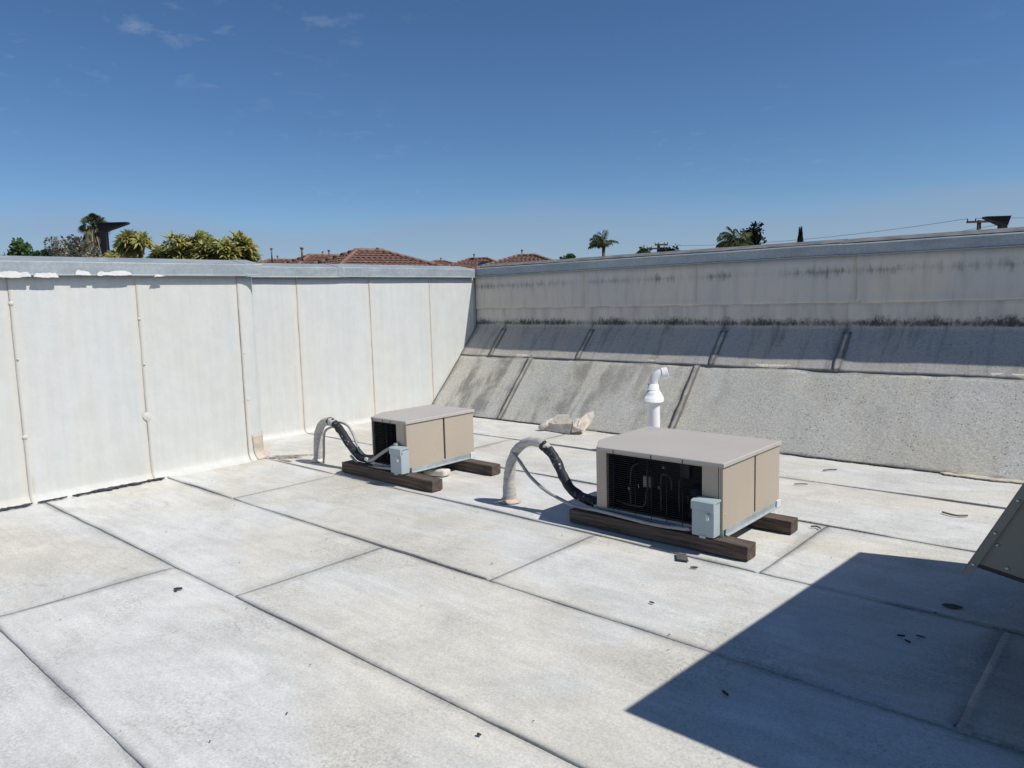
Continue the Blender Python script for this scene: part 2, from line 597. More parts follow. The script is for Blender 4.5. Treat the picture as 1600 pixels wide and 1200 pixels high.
MAT['beige'] = m_beige()
MAT['lid'] = m_simple('faded_beige_enamel', (0.465, 0.435, 0.40), 0.5, 0.03, 2.5, dirt=((0.37, 0.35, 0.33), 0.4))
MAT['gap'] = m_simple('dark_seam', (0.06, 0.045, 0.035), 0.8)
MAT['galv'] = m_simple('galvanized_steel', (0.42, 0.47, 0.49), 0.45, 0.12, 14, 0.35)
MAT['coil'] = m_simple('black_coil_fins', (0.012, 0.013, 0.016), 0.55, 0.2, 20)
MAT['wire'] = m_simple('black_coated_wire', (0.022, 0.024, 0.028), 0.4)
MAT['steel_dark'] = m_simple('dark_painted_steel', (0.03, 0.032, 0.036), 0.5, 0.2)
MAT['copper'] = m_simple('dull_copper_tube', (0.07, 0.06, 0.055), 0.5, 0.2, 10, 0.3)
MAT['greybox'] = m_simple('grey_blue_enamel', (0.385, 0.455, 0.475), 0.45, 0.04, 6, dirt=((0.33, 0.37, 0.38), 0.4))
MAT['handle'] = m_simple('pale_grey_plastic', (0.62, 0.66, 0.68), 0.4)
MAT['silver'] = m_simple('silver_parts', (0.20, 0.20, 0.21), 0.35, 0.1, 10, 0.6)
MAT['conduit'] = m_simple('grey_flexible_conduit', (0.36, 0.355, 0.345), 0.65, 0.12, 15, dirt=((0.2, 0.2, 0.19), 0.5))
MAT['pvc'] = m_simple('white_pvc', (0.80, 0.80, 0.81), 0.35, 0.02, 5)
MAT['canvas'] = m_simple('weathered_canvas', (0.60, 0.54, 0.465), 0.9, 0.10, 9, bumpv=0.3, dirt=((0.36, 0.32, 0.27), 0.35))
MAT['foam'] = m_simple('off_white_foam', (0.62, 0.60, 0.54), 0.85, 0.08, 14, bumpv=0.4)
MAT['debris'] = m_simple('dark_debris', (0.055, 0.052, 0.050), 0.9, 0.3, 30)
MAT['chip'] = m_simple('grey_shingle_scrap', (0.10, 0.098, 0.095), 0.9, 0.25, 40)
MAT['stick'] = m_simple('dry_stick', (0.16, 0.135, 0.11), 0.9, 0.3, 30)
MAT['olive'] = m_simple('olive_grey_enamel', (0.215, 0.225, 0.20), 0.45, 0.05, 3, dirt=((0.2, 0.205, 0.19), 0.5))
MAT['bolt'] = m_simple('zinc_bolt', (0.5, 0.5, 0.48), 0.35, 0.1, 10, 0.7)
MAT['stucco'] = m_simple('cream_stucco', (0.50, 0.43, 0.34), 0.9, 0.06, 2)
MAT['glass'] = m_simple('dark_window_glass', (0.03, 0.04, 0.05), 0.1)
MAT['ridge'] = m_simple('ridge_tiles', (0.22, 0.135, 0.105), 0.85, 0.2, 3)
MAT['solar'] = m_simple('solar_panel_cells', (0.012, 0.016, 0.03), 0.15)
MAT['blackmetal'] = m_simple('black_bronze_paint', (0.016, 0.015, 0.018), 0.45)
MAT['polewood'] = m_simple('creosote_pole', (0.11, 0.07, 0.05), 0.9, 0.2, 5)
MAT['cable'] = m_simple('overhead_cable', (0.05, 0.05, 0.06), 0.6)
MAT['bark'] = m_simple('tree_bark', (0.12, 0.095, 0.075), 0.9, 0.25, 8, bumpv=0.5)
MAT['ground'] = m_simple('dry_ground', (0.16, 0.145, 0.12), 0.95, 0.2, 0.05)
MAT['l_plum'] = m_leaf('strap_leaves', (0.20, 0.225, 0.06), (0.42, 0.40, 0.13), (0.58, 0.47, 0.22), 0.3)
MAT['l_green'] = m_leaf('mid_green_leaves', (0.05, 0.10, 0.03), (0.085, 0.15, 0.05), (0.13, 0.17, 0.075))
MAT['l_grey'] = m_leaf('grey_green_leaves', (0.14, 0.14, 0.10), (0.22, 0.21, 0.155), (0.30, 0.24, 0.18))
MAT['l_dark'] = m_leaf('dark_leaves', (0.010, 0.020, 0.010), (0.022, 0.038, 0.018), (0.035, 0.05, 0.025), 0.12)
MAT['l_palm'] = m_leaf('palm_leaves', (0.06, 0.09, 0.04), (0.11, 0.14, 0.065), (0.24, 0.22, 0.12), 0.2)
MAT['l_dead'] = m_leaf('dead_palm_skirt', (0.10, 0.075, 0.045), (0.15, 0.115, 0.07), (0.19, 0.15, 0.10), 0.1)


# ------------------------------------------------------------------ object helpers
def tag(o, label=None, cat=None, group=None, kind=None):
    for k, v in (('label', label), ('category', cat), ('group', group), ('kind', kind)):
        if v:
            o[k] = v
    return o


def empty(name, loc, label=None, cat=None, group=None, kind=None):
    o = bpy.data.objects.new(name, None)
    o.empty_display_size = 0.1
    o.location = loc
    COL.objects.link(o)
    o['_w'] = tuple(loc)
    return tag(o, label, cat, group, kind)


def wloc(o):
    v = Vector((0, 0, 0))
    while o:
        v += o.location
        o = o.parent
    return v


def link_mesh(name, me, mat, parent=None, loc=None):
    """mesh data given in world coordinates; re-based on its own foot (loc) or bounding base"""
    if me.materials:
        me.materials.clear()
    me.materials.append(MAT[mat])
    if loc is None:
        xs = [v.co.x for v in me.vertices]
        ys = [v.co.y for v in me.vertices]
        zs = [v.co.z for v in me.vertices]
        loc = Vector(((min(xs) + max(xs)) / 2, (min(ys) + max(ys)) / 2, min(zs)))
    loc = Vector(loc)
    me.transform(Matrix.Translation(-loc))
    o = bpy.data.objects.new(name, me)
    COL.objects.link(o)
    if parent:
        o.parent = parent
        o.location = loc - wloc(parent)
    else:
        o.location = loc
    return o


class MB:
    def __init__(self):
        self.v = []
        self.f = []
        self.sm = []

    def add(self, vs_, fs_, smooth=False):
        n = len(self.v)
        self.v += [tuple(v) for v in vs_]
        self.f += [tuple(i + n for i in f) for f in fs_]
        self.sm += [smooth] * len(fs_)
        return self

    def box(self, x0, x1, y0, y1, z0, z1):
        return self.add([(x0, y0, z0), (x1, y0, z0), (x1, y1, z0), (x0, y1, z0), (x0, y0, z1), (x1, y0, z1), (x1, y1, z1), (x0, y1, z1)],
                        [(0, 3, 2, 1), (4, 5, 6, 7), (0, 1, 5, 4), (1, 2, 6, 5), (2, 3, 7, 6), (3, 0, 4, 7)])

    def bbox(self, x0, x1, y0, y1, z0, z1, b=0.006, seg=2):
        bm = bmesh.new()
        bmesh.ops.create_cube(bm, size=1)
        for v in bm.verts:
            v.co = Vector(((x0 + x1) / 2 + v.co.x * (x1 - x0), (y0 + y1) / 2 + v.co.y * (y1 - y0), (z0 + z1) / 2 + v.co.z * (z1 - z0)))
        bmesh.ops.bevel(bm, geom=bm.edges[:], offset=b, segments=seg, affect='EDGES', profile=0.5)
        bm.verts.index_update()
        self.add([v.co for v in bm.verts], [[v.index for v in f.verts] for f in bm.faces])
        bm.free()
        return self

    def prism(self, poly, axis, a, b):
        """poly: list of 2D points; axis 0/1/2 extrusion axis"""
        n = len(poly)

        def mk(p, t):
            if axis == 2:
                return (p[0], p[1], t)
            if axis == 1:
                return (p[0], t, p[1])
            return (t, p[0], p[1])
        vs_ = [mk(p, a) for p in poly] + [mk(p, b) for p in poly]
        fs_ = [tuple(range(n))[::-1], tuple(range(n, 2 * n))] + [(i, (i + 1) % n, n + (i + 1) % n, n + i) for i in range(n)]
        return self.add(vs_, fs_)

    def tube(self, pts, rad, n=12, cap=True, jitter=0.0, seed=0):
        pts = [Vector(p) for p in pts]
        if not isinstance(rad, (list, tuple)):
            rad = [rad] * len(pts)
        vs_, fs_ = [], []
        up = None
        for i, p in enumerate(pts):
            d = (pts[min(i + 1, len(pts) - 1)] - pts[max(i - 1, 0)]).normalized()
            if up is None:
                up = Vector((0, 1, 0)) if abs(d.y) < 0.9 else Vector((1, 0, 0))
            s = d.cross(up).normalized()
            up = s.cross(d).normalized()
            for k in range(n):
                a = 2 * math.pi * k / n
                r = rad[i]
                q = p + (s * math.cos(a) + up * math.sin(a)) * r
                if jitter:
                    q += (s * math.cos(a) + up * math.sin(a)) * jitter * mnoise.noise(q * 22 + Vector((seed, 0, 0)))
                vs_.append(q)
        for i in range(len(pts) - 1):
            for k in range(n):
                a, b = i * n + k, i * n + (k + 1) % n
                fs_.append((a, b, b + n, a + n))
        if cap:
            fs_.append(tuple(range(n))[::-1])
            fs_.append(tuple(range((len(pts) - 1) * n, len(pts) * n)))
        return self.add(vs_, fs_, True)

    def lathe(self, c, prof, n=24):
        """prof: (r, z) list around vertical axis at c"""
        vs_, fs_ = [], []
        for r, z in prof:
            for k in range(n):
                a = 2 * math.pi * k / n
                vs_.append((c[0] + r * math.cos(a), c[1] + r * math.sin(a), c[2] + z))
        for i in range(len(prof) - 1):
            for k in range(n):
                a, b = i * n + k, i * n + (k + 1) % n
                fs_.append((a, b, b + n, a + n))
        return self.add(vs_, fs_, True)

    def mesh(self, name):
        me = bpy.data.meshes.new(name)
        me.from_pydata(self.v, [], self.f)
        me.polygons.foreach_set('use_smooth', self.sm)
        me.update()
        return me

    def build(self, name, mat, parent=None, loc=None, flip=True):
        me = self.mesh(name)
        if flip:
            bm = bmesh.new()
            bm.from_mesh(me)
            bmesh.ops.recalc_face_normals(bm, faces=bm.faces[:])
            bm.to_mesh(me)
            bm.free()
        return link_mesh(name, me, mat, parent, loc)


def spline(pts, k=6):
    """Catmull-Rom through points"""
    P = [Vector(p) for p in pts]
    out = []
    for i in range(len(P) - 1):
        a, b, c, d = P[max(i - 1, 0)], P[i], P[i + 1], P[min(i + 2, len(P) - 1)]
        for j in range(k):
            t = j / k
            out.append(0.5 * ((2 * b) + (c - a) * t + (2 * a - 5 * b + 4 * c - d) * t * t + (-a + 3 * b - 3 * c + d) * t ** 3))
    out.append(P[-1])
    return out


def nz1(x, s):
    return mnoise.noise(Vector((x, s * 13.7, s * 3.1)))


SID = [0]


def sheet(name, mat, parent, P, u0, u1, v0, v1, du=0.1, dv=0.1, th=0.006, base=0.004, lift=0.007, amp=0.003, wob=0.006, vs_extra=(), ulift=True, vlift=True, lw=0.10, ul=1.0, tuck=False):
    """one lapped roofing sheet: a slightly uneven skin with real, proud edges on its u0 and v0 sides.
    P(u, v) -> (point, normal)"""
    SID[0] += 1
    sd = SID[0] * 1.37
    nu = max(2, int((u1 - u0) / du))
    vv = [v0 + (v1 - v0) * j / max(2, int((v1 - v0) / dv)) for j in range(max(2, int((v1 - v0) / dv)) + 1)]
    vv = sorted(set([round(x, 5) for x in vv] + [round(v0 + 0.03, 5), round(v0 + 0.07, 5)] + [x for x in vs_extra if v0 < x < v1]))
    if tuck:
        vv = sorted(vv + [round(v1 - 0.05, 5), round(v1 - 0.075, 5)])
    uu = [u0 + (u1 - u0) * i / nu for i in range(nu + 1)]
    uu = sorted(set([round(x, 5) for x in uu] + [round(u0 + 0.03, 5), round(u0 + 0.07, 5)]))
    if ul < 1:
        uu = sorted(uu + [round(u1 - 0.07, 5), round(u1 - 0.10, 5)])
    vs_, uva, uvb = [], [], []
    for v in vv:
        for u in uu:
            a, b = u, v
            if v == vv[0]:
                b += wob * nz1(u * 3.1, sd) + wob * 0.6 * nz1(u * 11, sd + 2)
            if u == uu[0]:
                a += wob * nz1(v * 3.7, sd + 5) + wob * 0.6 * nz1(v * 12, sd + 7)
            p, n = P(a, b)
            h = base
            if ulift:
                h += lift * ul * max(0.0, 1 - (u - u0) / lw)
            if vlift:
                h += lift * max(0.12, 0.62 + 1.3 * nz1(u * 0.9, sd + 9)) * max(0.0, 1 - (v - v0) / lw)
            h += amp * mnoise.noise(Vector((u * 1.9, v * 1.9, sd))) + amp * 0.5 * mnoise.noise(Vector((u * 6, v * 6, sd)))
            if tuck and v1 - v < 0.06 or ul < 1 and u1 - u < 0.075:
                h = 0.0015
            if v == vv[0]:
                h += lift * 0.35 * max(0, nz1(u * 5, sd + 3))
            vs_.append(p + n * max(h, 0.001))
            uva.append((u - u0, v - v0))
            uvb.append((u1 - u, v1 - v))
    W = len(uu)
    H = len(vv)
    fs_ = [(j * W + i, j * W + i + 1, (j + 1) * W + i + 1, (j + 1) * W + i) for j in range(H - 1) for i in range(W - 1)]
    smooth = [True] * len(fs_)
    # proud edge faces
    ring = [i for i in range(W)] + [j * W + W - 1 for j in range(1, H)] + [(H - 1) * W + i for i in range(W - 2, -1, -1)] + [j * W for j in range(H - 2, 0, -1)]
    n0 = len(vs_)
    for r in ring:
        i, j = r % W, r // W
        p, n = P(uu[i], vv[j])
        q = vs_[r]
        hh = (q - p).dot(n)
        vs_.append(q - n * (hh + 0.001))
        uva.append(uva[r])
        uvb.append(uvb[r])
    m = len(ring)
    for k in range(m):
        a, b = ring[k], ring[(k + 1) % m]
        fs_.append((b, a, n0 + k, n0 + (k + 1) % m))
        smooth.append(False)
    me = bpy.data.meshes.new(name)
    me.from_pydata([tuple(v) for v in vs_], [], fs_)
    me.polygons.foreach_set('use_smooth', smooth)
    for nm, src in (('UVMap', uva), ('UVFar', uvb)):
        ul = me.uv_layers.new(name=nm)
        flat = []
        for lp in me.loops:
            flat += src[lp.vertex_index]
        ul.data.foreach_set('uv', flat)
    me.update()
    return link_mesh(name, me, mat, parent)


# ------------------------------------------------------------------ large structure
GZ = -4.6
g = MB().add([(-3000, -3000, GZ), (3000, -3000, GZ), (3000, 3000, GZ), (-3000, 3000, GZ)], [(0, 1, 2, 3)]).build('ground', 'ground', loc=(0, 0, GZ))
tag(g, 'dry ground far below the roof', 'ground', kind='structure')

XN, XF, YB = -7.33, -8.30, 8.44           # near left wall, far left wall, back wall
SB = 7.33                                 # foot of the sloped part
CR = 1.23                                 # height of the fold
roof = MB().prism([(-8.9, 4.0), (-7.95, 4.0), (-7.95, -4.0), (7.0, -4.0), (7.0, 9.0), (-8.9, 9.0)], 2, GZ, -0.004).build('roof_deck', 'core', loc=(0, 0, GZ))
tag(roof, 'flat roof deck covered with white coated roofing sheets', 'roof', kind='structure')


def Pfloor(u, v):
    return Vector((u, v, 0.0)), Vector((0, 0, 1))


seamY = [-2.15, -1.1, -0.07, 0.955, 1.955, 3.02, 4.085, 5.22, 6.39, 7.42]
cuts = {0: [-3.0, 1.0], 1: [-5.0, -0.4, 3.5], 2: [1.4], 3: [-4.65, 0.3, 4.2], 4: [-3.88, 0.95], 5: [-5.93, -2.90, -0.50, 3.4],
        6: [-5.35, -1.72, 2.0], 7: [-5.72, -3.1, 1.1], 8: [-5.40, 2.6]}
for k in range(9):
    y0, y1 = seamY[k], seamY[k + 1]
    xl = -8.33 if y0 > 4.0 else -7.30
    xs = [xl] + cuts[k] + [6.9]
    for i in range(len(xs) - 1):
        sheet('roofing_sheet', 'floor', roof, Pfloor, xs[i] - (0.04 if i else 0), xs[i + 1] + 0.02, y0, y1 + (0.045 if k < 8 else 0.0), 0.09, 0.09, ul=0.45, lift=0.008, tuck=k < 8)


def wallP(xw, sgn_r=0.10):
    r = sgn_r

    def P(u, v):
        arc = r * math.pi / 2
        if v < arc:
            a = v / r
            return Vector((xw + r - r * math.sin(a), u, r - r * math.cos(a))), Vector((math.sin(a), 0, math.cos(a)))
        return Vector((xw, u, r + v - arc)), Vector((1, 0, 0))
    return P


def coping(parent, axis, f, z0, runs, h=0.118, depth=0.32, rise=0.06, top=None):
    """metal cap pieces; front face at coordinate f, running along the other axis. each run (a, b, dz)"""
    for a, b, dz in runs:
        s = 1
        prof = [(0.010, z0 - 0.006), (0.012, z0 + 0.002), (0.0, z0 + 0.010), (0.0, z0 + h - 0.008), (-0.008, z0 + h), (-depth, z0 + h + rise),
                (-depth - 0.01, z0 + h + rise - 0.012), (-depth - 0.01, z0 - 0.01), (-depth - 0.004, z0 - 0.01), (-depth - 0.004, z0 + h + rise - 0.03), (-0.010, z0 + h - 0.014), (-0.006, z0 - 0.004)]
        nseg = max(2, int((b - a) / 0.25))
        mb = MB()
        n = len(prof)
        vs_, fs_ = [], []
        for i in range(nseg + 1):
            t = a + (b - a) * i / nseg
            wv = 0.004 * nz1(t * 1.3, z0 + f) + 0.002 * nz1(t * 5, f)
            wz = 0.004 * nz1(t * 1.1, f + 3) + dz
            for q, z in prof:
                if axis == 'y':
                    vs_.append((f + q + wv, t, z + wz))
                else:
                    vs_.append((t, f - q - wv, z + wz))
        for i in range(nseg):
            for k in range(n):
                fs_.append((i * n + k, i * n + (k + 1) % n, (i + 1) * n + (k + 1) % n, (i + 1) * n + k))
        fs_.append(tuple(range(n)))
        fs_.append(tuple(range(nseg * n, nseg * n + n)))
        mb.add(vs_, fs_)
        o = mb.build('coping_cap', 'coping', parent)
        if top:
            vs_, fs_ = [], []
            for i in range(nseg + 1):
                t = a + 0.01 + (b - a - 0.02) * i / nseg
                wv = 0.003 * nz1(t * 6, f) + 0.006 * nz1(t * 2.1, f + 1)
                for q, z in ((-0.06 + wv, z0 + h + rise * 0.19 + 0.004), (-0.06 + wv, z0 + h + rise * 0.19 + 0.010), (-depth + 0.01, z0 + h + rise + 0.018), (-depth + 0.01, z0 + h + rise - 0.004)):
                    vs_.append((f + q, t, z + dz) if axis == 'y' else (t, f - q, z + dz))
            for i in range(nseg):
                for k in range(4):
                    fs_.append((i * 4 + k, i * 4 + (k + 1) % 4, i * 4 + 4 + (k + 1) % 4, i * 4 + 4 + k))
            fs_ += [(0, 1, 2, 3), (nseg * 4, nseg * 4 + 1, nseg * 4 + 2, nseg * 4 + 3)]
            MB().add(vs_, fs_).build('cap_top', top, o)


# --- near left parapet
w1 = empty('parapet_wall', (-7.6, 0.5, 0), 'tall white coated parapet wall with cream vertical laps at the left', 'wall')
MB().prism([(XN - 0.004, -3.9), (XN - 0.004, 3.92), (XN - 0.08, 4.08), (XN - 0.25, 4.165), (XN - 0.52, 4.17), (XN - 0.52, -3.9)], 2, -0.003, 1.99).build('wall_core', 'core', w1)
Pn = wallP(XN)
ys = [-3.2, -2.2, -1.2, -0.2, 0.84, 1.87, 2.90]
HV = 0.157 + 1.90
for i in range(len(ys)):
    b = ys[i + 1] if i + 1 < len(ys) else 3.93
    sheet('roofing_sheet', 'wall', w1, Pn, ys[i], b + 0.045, 0.0, HV, 0.11, 0.12, lift=0.0045, amp=0.0035, wob=0.004, vs_extra=(0.03, 0.06, 0.09, 0.12, 0.157), vlift=False, base=0.005)


def cornerP(u, v):
    """rounded end of the near wall, u is arc position"""
    r = 0.25
    a = min(max(u / r, -0.1), math.pi / 2)
    cx, cy = XN - r, 3.93
    n = Vector((math.cos(a), math.sin(a), 0))
    fl = 0.0 if v >= 0.1 else 0.1 - math.sqrt(max(0.0, 0.01 - (0.1 - v) ** 2))
    return Vector((cx, cy, 0.0)) + n * (r + fl) + Vector((0, 0, v)), n


sheet('corner_flashing', 'wall', w1, cornerP, -0.02, 0.37, 0.005, 1.95, 0.03, 0.08, lift=0.005, amp=0.004, wob=0.004, vs_extra=(0.01, 0.02, 0.03, 0.045, 0.06, 0.08, 0.10, 0.14), vlift=False, base=0.010)


def cornerS(u, v):
    p, n = cornerP(u, v)
    return p + n * 0.012, n


o = sheet('bare_patch', 'stain', w1, cornerS, 0.04, 0.36, 0.004, 0.27, 0.02, 0.03, lift=0.003, amp=0.006, wob=0.02, base=0.004)
o['label'] = 'bare tan patch at the foot of the wall corner'
coping(w1, 'y', XN + 0.06, 1.955, [(-3.9, 0.3, 0.0), (0.3, 4.03, 0.002), (4.0, 4.18, 0.006)])
# tar line exposed at the foot of the near wall
rng = random.Random(3)


def ragged(name, mat, parent, pts, w, z, th=0.006, seed=0, step=0.012, fr=0.5):
    """ragged thin slab along a polyline on the floor"""
    vs_, fs_ = [], []
    (xa, ya), (xb, yb) = pts
    L = math.hypot(xb - xa, yb - ya)
    n = int(L / step)
    dx, dy = (xb - xa) / L, (yb - ya) / L
    for i in range(n + 1):
        t = L * i / n
        e = min(1, t / 0.05, (L - t) / 0.05)
        wa = w * (0.5 + 0.9 * nz1(t * 9, seed) * 0.6 + fr * nz1(t * 40, seed + 1)) * e + 0.002
        wb = w * (0.5 + 0.9 * nz1(t * 8, seed + 4) * 0.6 + fr * nz1(t * 37, seed + 6)) * e + 0.002
        cx, cy = xa + dx * t, ya + dy * t
        wa, wb = max(wa, 0.001), max(wb, 0.001)
        vs_ += [(cx - dy * wa, cy + dx * wa, z), (cx + dy * wb, cy - dx * wb, z), (cx - dy * wa, cy + dx * wa, z + th), (cx + dy * wb, cy - dx * wb, z + th)]
    for i in range(n):
        a, b = i * 4, i * 4 + 4
        fs_ += [(a + 2, a + 3, b + 3, b + 2), (a, a + 2, b + 2, b), (a + 3, a + 1, b + 1, b + 3)]
    fs_ += [(0, 1, 3, 2), (n * 4, n * 4 + 2, n * 4 + 3, n * 4 + 1)]
    return MB().add(vs_, fs_).build(name, mat, parent)


ragged('tar_line', 'tar', w1, ((-7.215, 2.17), (-7.215, 2.98)), 0.034, 0.014, 0.012, 1, fr=1.1)
ragged('tar_line', 'tar', w1, ((-7.215, 1.35), (-7.215, 1.86)), 0.030, 0.014, 0.012, 5, fr=1.1)
ragged('tar_line', 'tar', w1, ((-7.215, 1.90), (-7.215, 2.13)), 0.014, 0.014, 0.012, 9, fr=1.1)
for pts_, w_, sd__ in ((((-7.25, 4.10), (-6.95, 4.33)), 0.035, 21), (((-7.28, 4.16), (-6.95, 4.50)), 0.022, 22), (((-7.1, 4.12), (-6.85, 4.14)), 0.02, 23)):
    ragged('rust_smear', 'smear', w1, pts_, w_, 0.014, 0.003, sd__)
# peeling coating on the cap
for a, b, z0, zt, sd in ((1.66, 2.03, 1.935, 1.985, 1), (2.05, 2.24, 1.935, 1.975, 2), (2.37, 2.50, 1.952, 1.995, 3), (2.55, 2.85, 1.955, 1.990, 4), (1.2, 1.6, 1.93, 1.98, 5), (3.05, 3.15, 1.94, 1.96, 6)):
    n = int((b - a) / 0.012)
    vs_, fs_ = [], []
    for i in range(n + 1):
        t = a + (b - a) * i / n
        e = min(1, (t - a) / 0.02, (b - t) / 0.02)
        top = zt - 0.03 * (1 - e) + 0.016 * nz1(t * 14, sd) + 0.008 * nz1(t * 45, sd)
        bot = z0 + 0.010 * nz1(t * 10, sd + 3) + 0.006 * nz1(t * 35, sd + 4)
        top = max(top, bot + 0.004)
        fo = XN + 0.075 + 0.008 * nz1(t * 9, sd + 8)
        for z, q in ((bot, fo + 0.012), (top, fo), (top, fo - 0.004), (bot, fo + 0.006)):
            vs_.append((q, t, z))
    for i in range(n):
        for k in range(4):
            fs_.append((i * 4 + k, i * 4 + (k + 1) % 4, i * 4 + 4 + (k + 1) % 4, i * 4 + 4 + k))
    fs_ += [(0, 1, 2, 3), (n * 4 + 3, n * 4 + 2, n * 4 + 1, n * 4)]
    MB().add(vs_, fs_).build('peeling_flake', 'flake', w1)
# lumps of sealant on the near wall laps
for y, z, s in ((2.91, 0.62, 0.045), (1.885, 0.58, 0.022), (2.91, 1.55, 0.016), (3.945, 0.66, 0.018), (1.885, 1.72, 0.02), (3.945, 1.15, 0.014), (2.92, 1.12, 0.013), (1.89, 1.25, 0.012)):
    mb = MB()
    mb.add([(XN + 0.016 - 0.010 * (k > 0) * (k // 10 + 1) * 0.9, y + s * (0.0 if k == 0 else (0.5 if k <= 10 else 1.0)) * math.cos(k * 0.628) * (1 + 0.25 * nz1(k, s)),
             z + s * (0.0 if k == 0 else (0.5 if k <= 10 else 1.0)) * math.sin(k * 0.628)) for k in range(21)],
           [(0, 1 + k, 1 + (k + 1) % 10) for k in range(10)] + [(1 + k, 11 + k, 11 + (k + 1) % 10, 1 + (k + 1) % 10) for k in range(10)], True)
    mb.v = [(max(v[0], XN + 0.002) + 0.010, v[1], v[2]) for v in mb.v]
    mb.build('sealant_patch', 'cream', w1)

# --- far left parapet
w2 = empty('parapet_wall', (-8.5, 6.2, 0), 'set back stretch of white parapet wall in the left rear corner', 'wall')
MB().box(XF - 0.45, XF - 0.004, 4.175, 8.43, -0.003, 2.02).build('wall_core', 'core', w2)
Pf = wallP(XF, 0.07)
ys = [4.02, 5.22, 6.35, 7.45]
for i in range(4):
    b = ys[i + 1] if i < 3 else 8.40
    sheet('roofing_sheet', 'wall', w2, Pf, ys[i], b + 0.045, 0.0, 0.110 + 1.93, 0.11, 0.12, lift=0.0032, amp=0.003, wob=0.004, vs_extra=(0.03, 0.06, 0.09, 0.11), vlift=False, base=0.005)
coping(w2, 'y', XF + 0.06, 1.985, [(4.0, 5.87, 0.0), (5.85, 8.37, 0.004)], h=0.125)
MB().bbox(XF + 0.048, XF + 0.066, 5.82, 5.90, 1.983, 2.118, 0.004).build('joint_plate', 'coping', w2)

# --- back parapet with its sloped foot
w3 = empty('parapet_wall', (-1.0, 8.6, 0), 'long grey back parapet above a sloped and mould stained roofing foot', 'wall')
sl = Vector((0, YB - SB, CR))
SL = sl.length
sl.normalize()
sn = Vector((0, -sl.z, sl.y))
MB().prism([(SB + 0.006, -0.003), (YB + 0.001, CR - 0.008), (YB + 0.006, 2.04), (YB + 0.45, 2.04), (YB + 0.45, -0.003)], 0, -8.74, 6.95).build('wall_core', 'core', w3)


def Pslope(u, v):
    s = v
    if s <= SL:
        return Vector((u, SB, 0)) + sl * s, sn
    return Vector((u, YB, CR + s - SL)), Vector((0, -1, 0))


lowX = [-8.29, -6.87, -4.27, 0.95, 3.55, 6.2]
for i in range(len(lowX)):
    b = lowX[i + 1] if i + 1 < len(lowX) else 6.9
    sheet('slope_sheet', 'slope', w3, Pslope, lowX[i], b + 0.05, -0.01, 1.12, 0.11, 0.11, lift=0.004, amp=0.010, wob=0.010, base=0.006)
upX = [-8.29, -7.68, -6.05, -4.10, -2.68, -0.75, 1.2, 3.2, 5.2]


def Pup(u, v):
    """upper course: slope, soft fold, then vertical turn-up. v counted from the lap"""
    s = v + 1.065
    k = 0.05
    if s < SL - k:
        return Pslope(u, s)
    if s > SL + k:
        return Pslope(u, s)
    t = (s - SL + k) / (2 * k)
    a, na = Pslope(u, SL - k)
    c, nc = Pslope(u, SL + k)
    b = Vector((u, YB, CR))
    p = a * (1 - t) ** 2 + b * 2 * t * (1 - t) + c * t * t
    return p, (na * (1 - t) + nc * t).normalized()


for i in range(len(upX)):
    b = upX[i + 1] if i + 1 < len(upX) else 6.9
    sheet('fold_sheet', 'upper', w3, Pup, upX[i], b + 0.05, 0.0, 0.90, 0.11, 0.09, lift=0.005, amp=0.007, wob=0.012, base=0.010, vs_extra=(0.54, 0.56, 0.575, 0.59, 0.605, 0.62, 0.64))


def strip(name, mat, x, s0, s1, w, seed, h0=0.014):
    """narrow sealing strip laid over a joint of the slope"""
    def P(u, v):
        k = nz1(v * 2.2, seed) * 0.012
        return Pslope(u + k, v)
    return sheet(name, mat, w3, P, x - w / 2, x + w / 2, s0, s1, 0.02, 0.05, lift=0.002, amp=0.003, wob=0.020, base=h0, lw=0.02)


for i, x in enumerate((-6.85, -4.25, 0.97)):
    strip('seam_strip', 'strip', x, 0.0, 1.065, 0.09, i + 3, 0.013)
for i, x in enumerate((-7.66, -6.03, -4.08, -2.66, -0.73)):
    strip('seam_strip', 'strip', x, 1.075, 1.585, 0.09, i + 13, 0.019)


def Pback(u, v):
    return Vector((u, YB, 1.50 + v)), Vector((0, -1, 0))


wx = [-8.29, -6.17, -4.46, -2.59, -0.6, 1.4, 3.4, 5.4]
for i in range(len(wx)):
    b = wx[i + 1] if i + 1 < len(wx) else 6.9
    sheet('roofing_sheet', 'backwall', w3, Pback, wx[i], b + 0.05, 0.0, 0.53, 0.11, 0.09, lift=0.010, amp=0.008, wob=0.018, base=0.016)
coping(w3, 'x', YB - 0.04, 2.005, [(XF + 0.052, -5.92, 0.0), (-5.94, -2.77, 0.004), (-2.79, 0.9, 0.0), (0.88, 4.4, 0.004), (4.38, 6.95, 0)], h=0.118, rise=0.055, top='capdark')
# slope foot: tired tar joint between slope and floor
for a, b, w, sd in ((-8.15, -6.0, 0.016, 2), (-5.2, -3.0, 0.026, 3), (-2.95, -1.35, 0.030, 4), (0.3, 3.0, 0.03, 5)):
    ragged('foot_joint', 'tar' if sd in (2,) else 'chip', w3, ((a, SB - 0.012), (b, SB - 0.012)), w, 0.010, 0.008, sd)
o = ragged('foot_joint', 'stain', w3, ((-1.50, SB - 0.045), (0.2, SB - 0.04)), 0.085, 0.012, 0.010, 8, fr=0.15)
o['label'] = 'crumbling tan stretch of the slope foot joint'


# ------------------------------------------------------------------ ray helpers for measured points (pixel of the 1600 px photo -> plane)
def ray(x, y):
    return fw + rt2 * ((x - 800) / 1162.7) + dn2 * ((y - 600) / 1162.7)


def onY(x, y, Y):
    d = ray(x, y)
    return EYE + d * ((Y - EYE.y) / d.y)


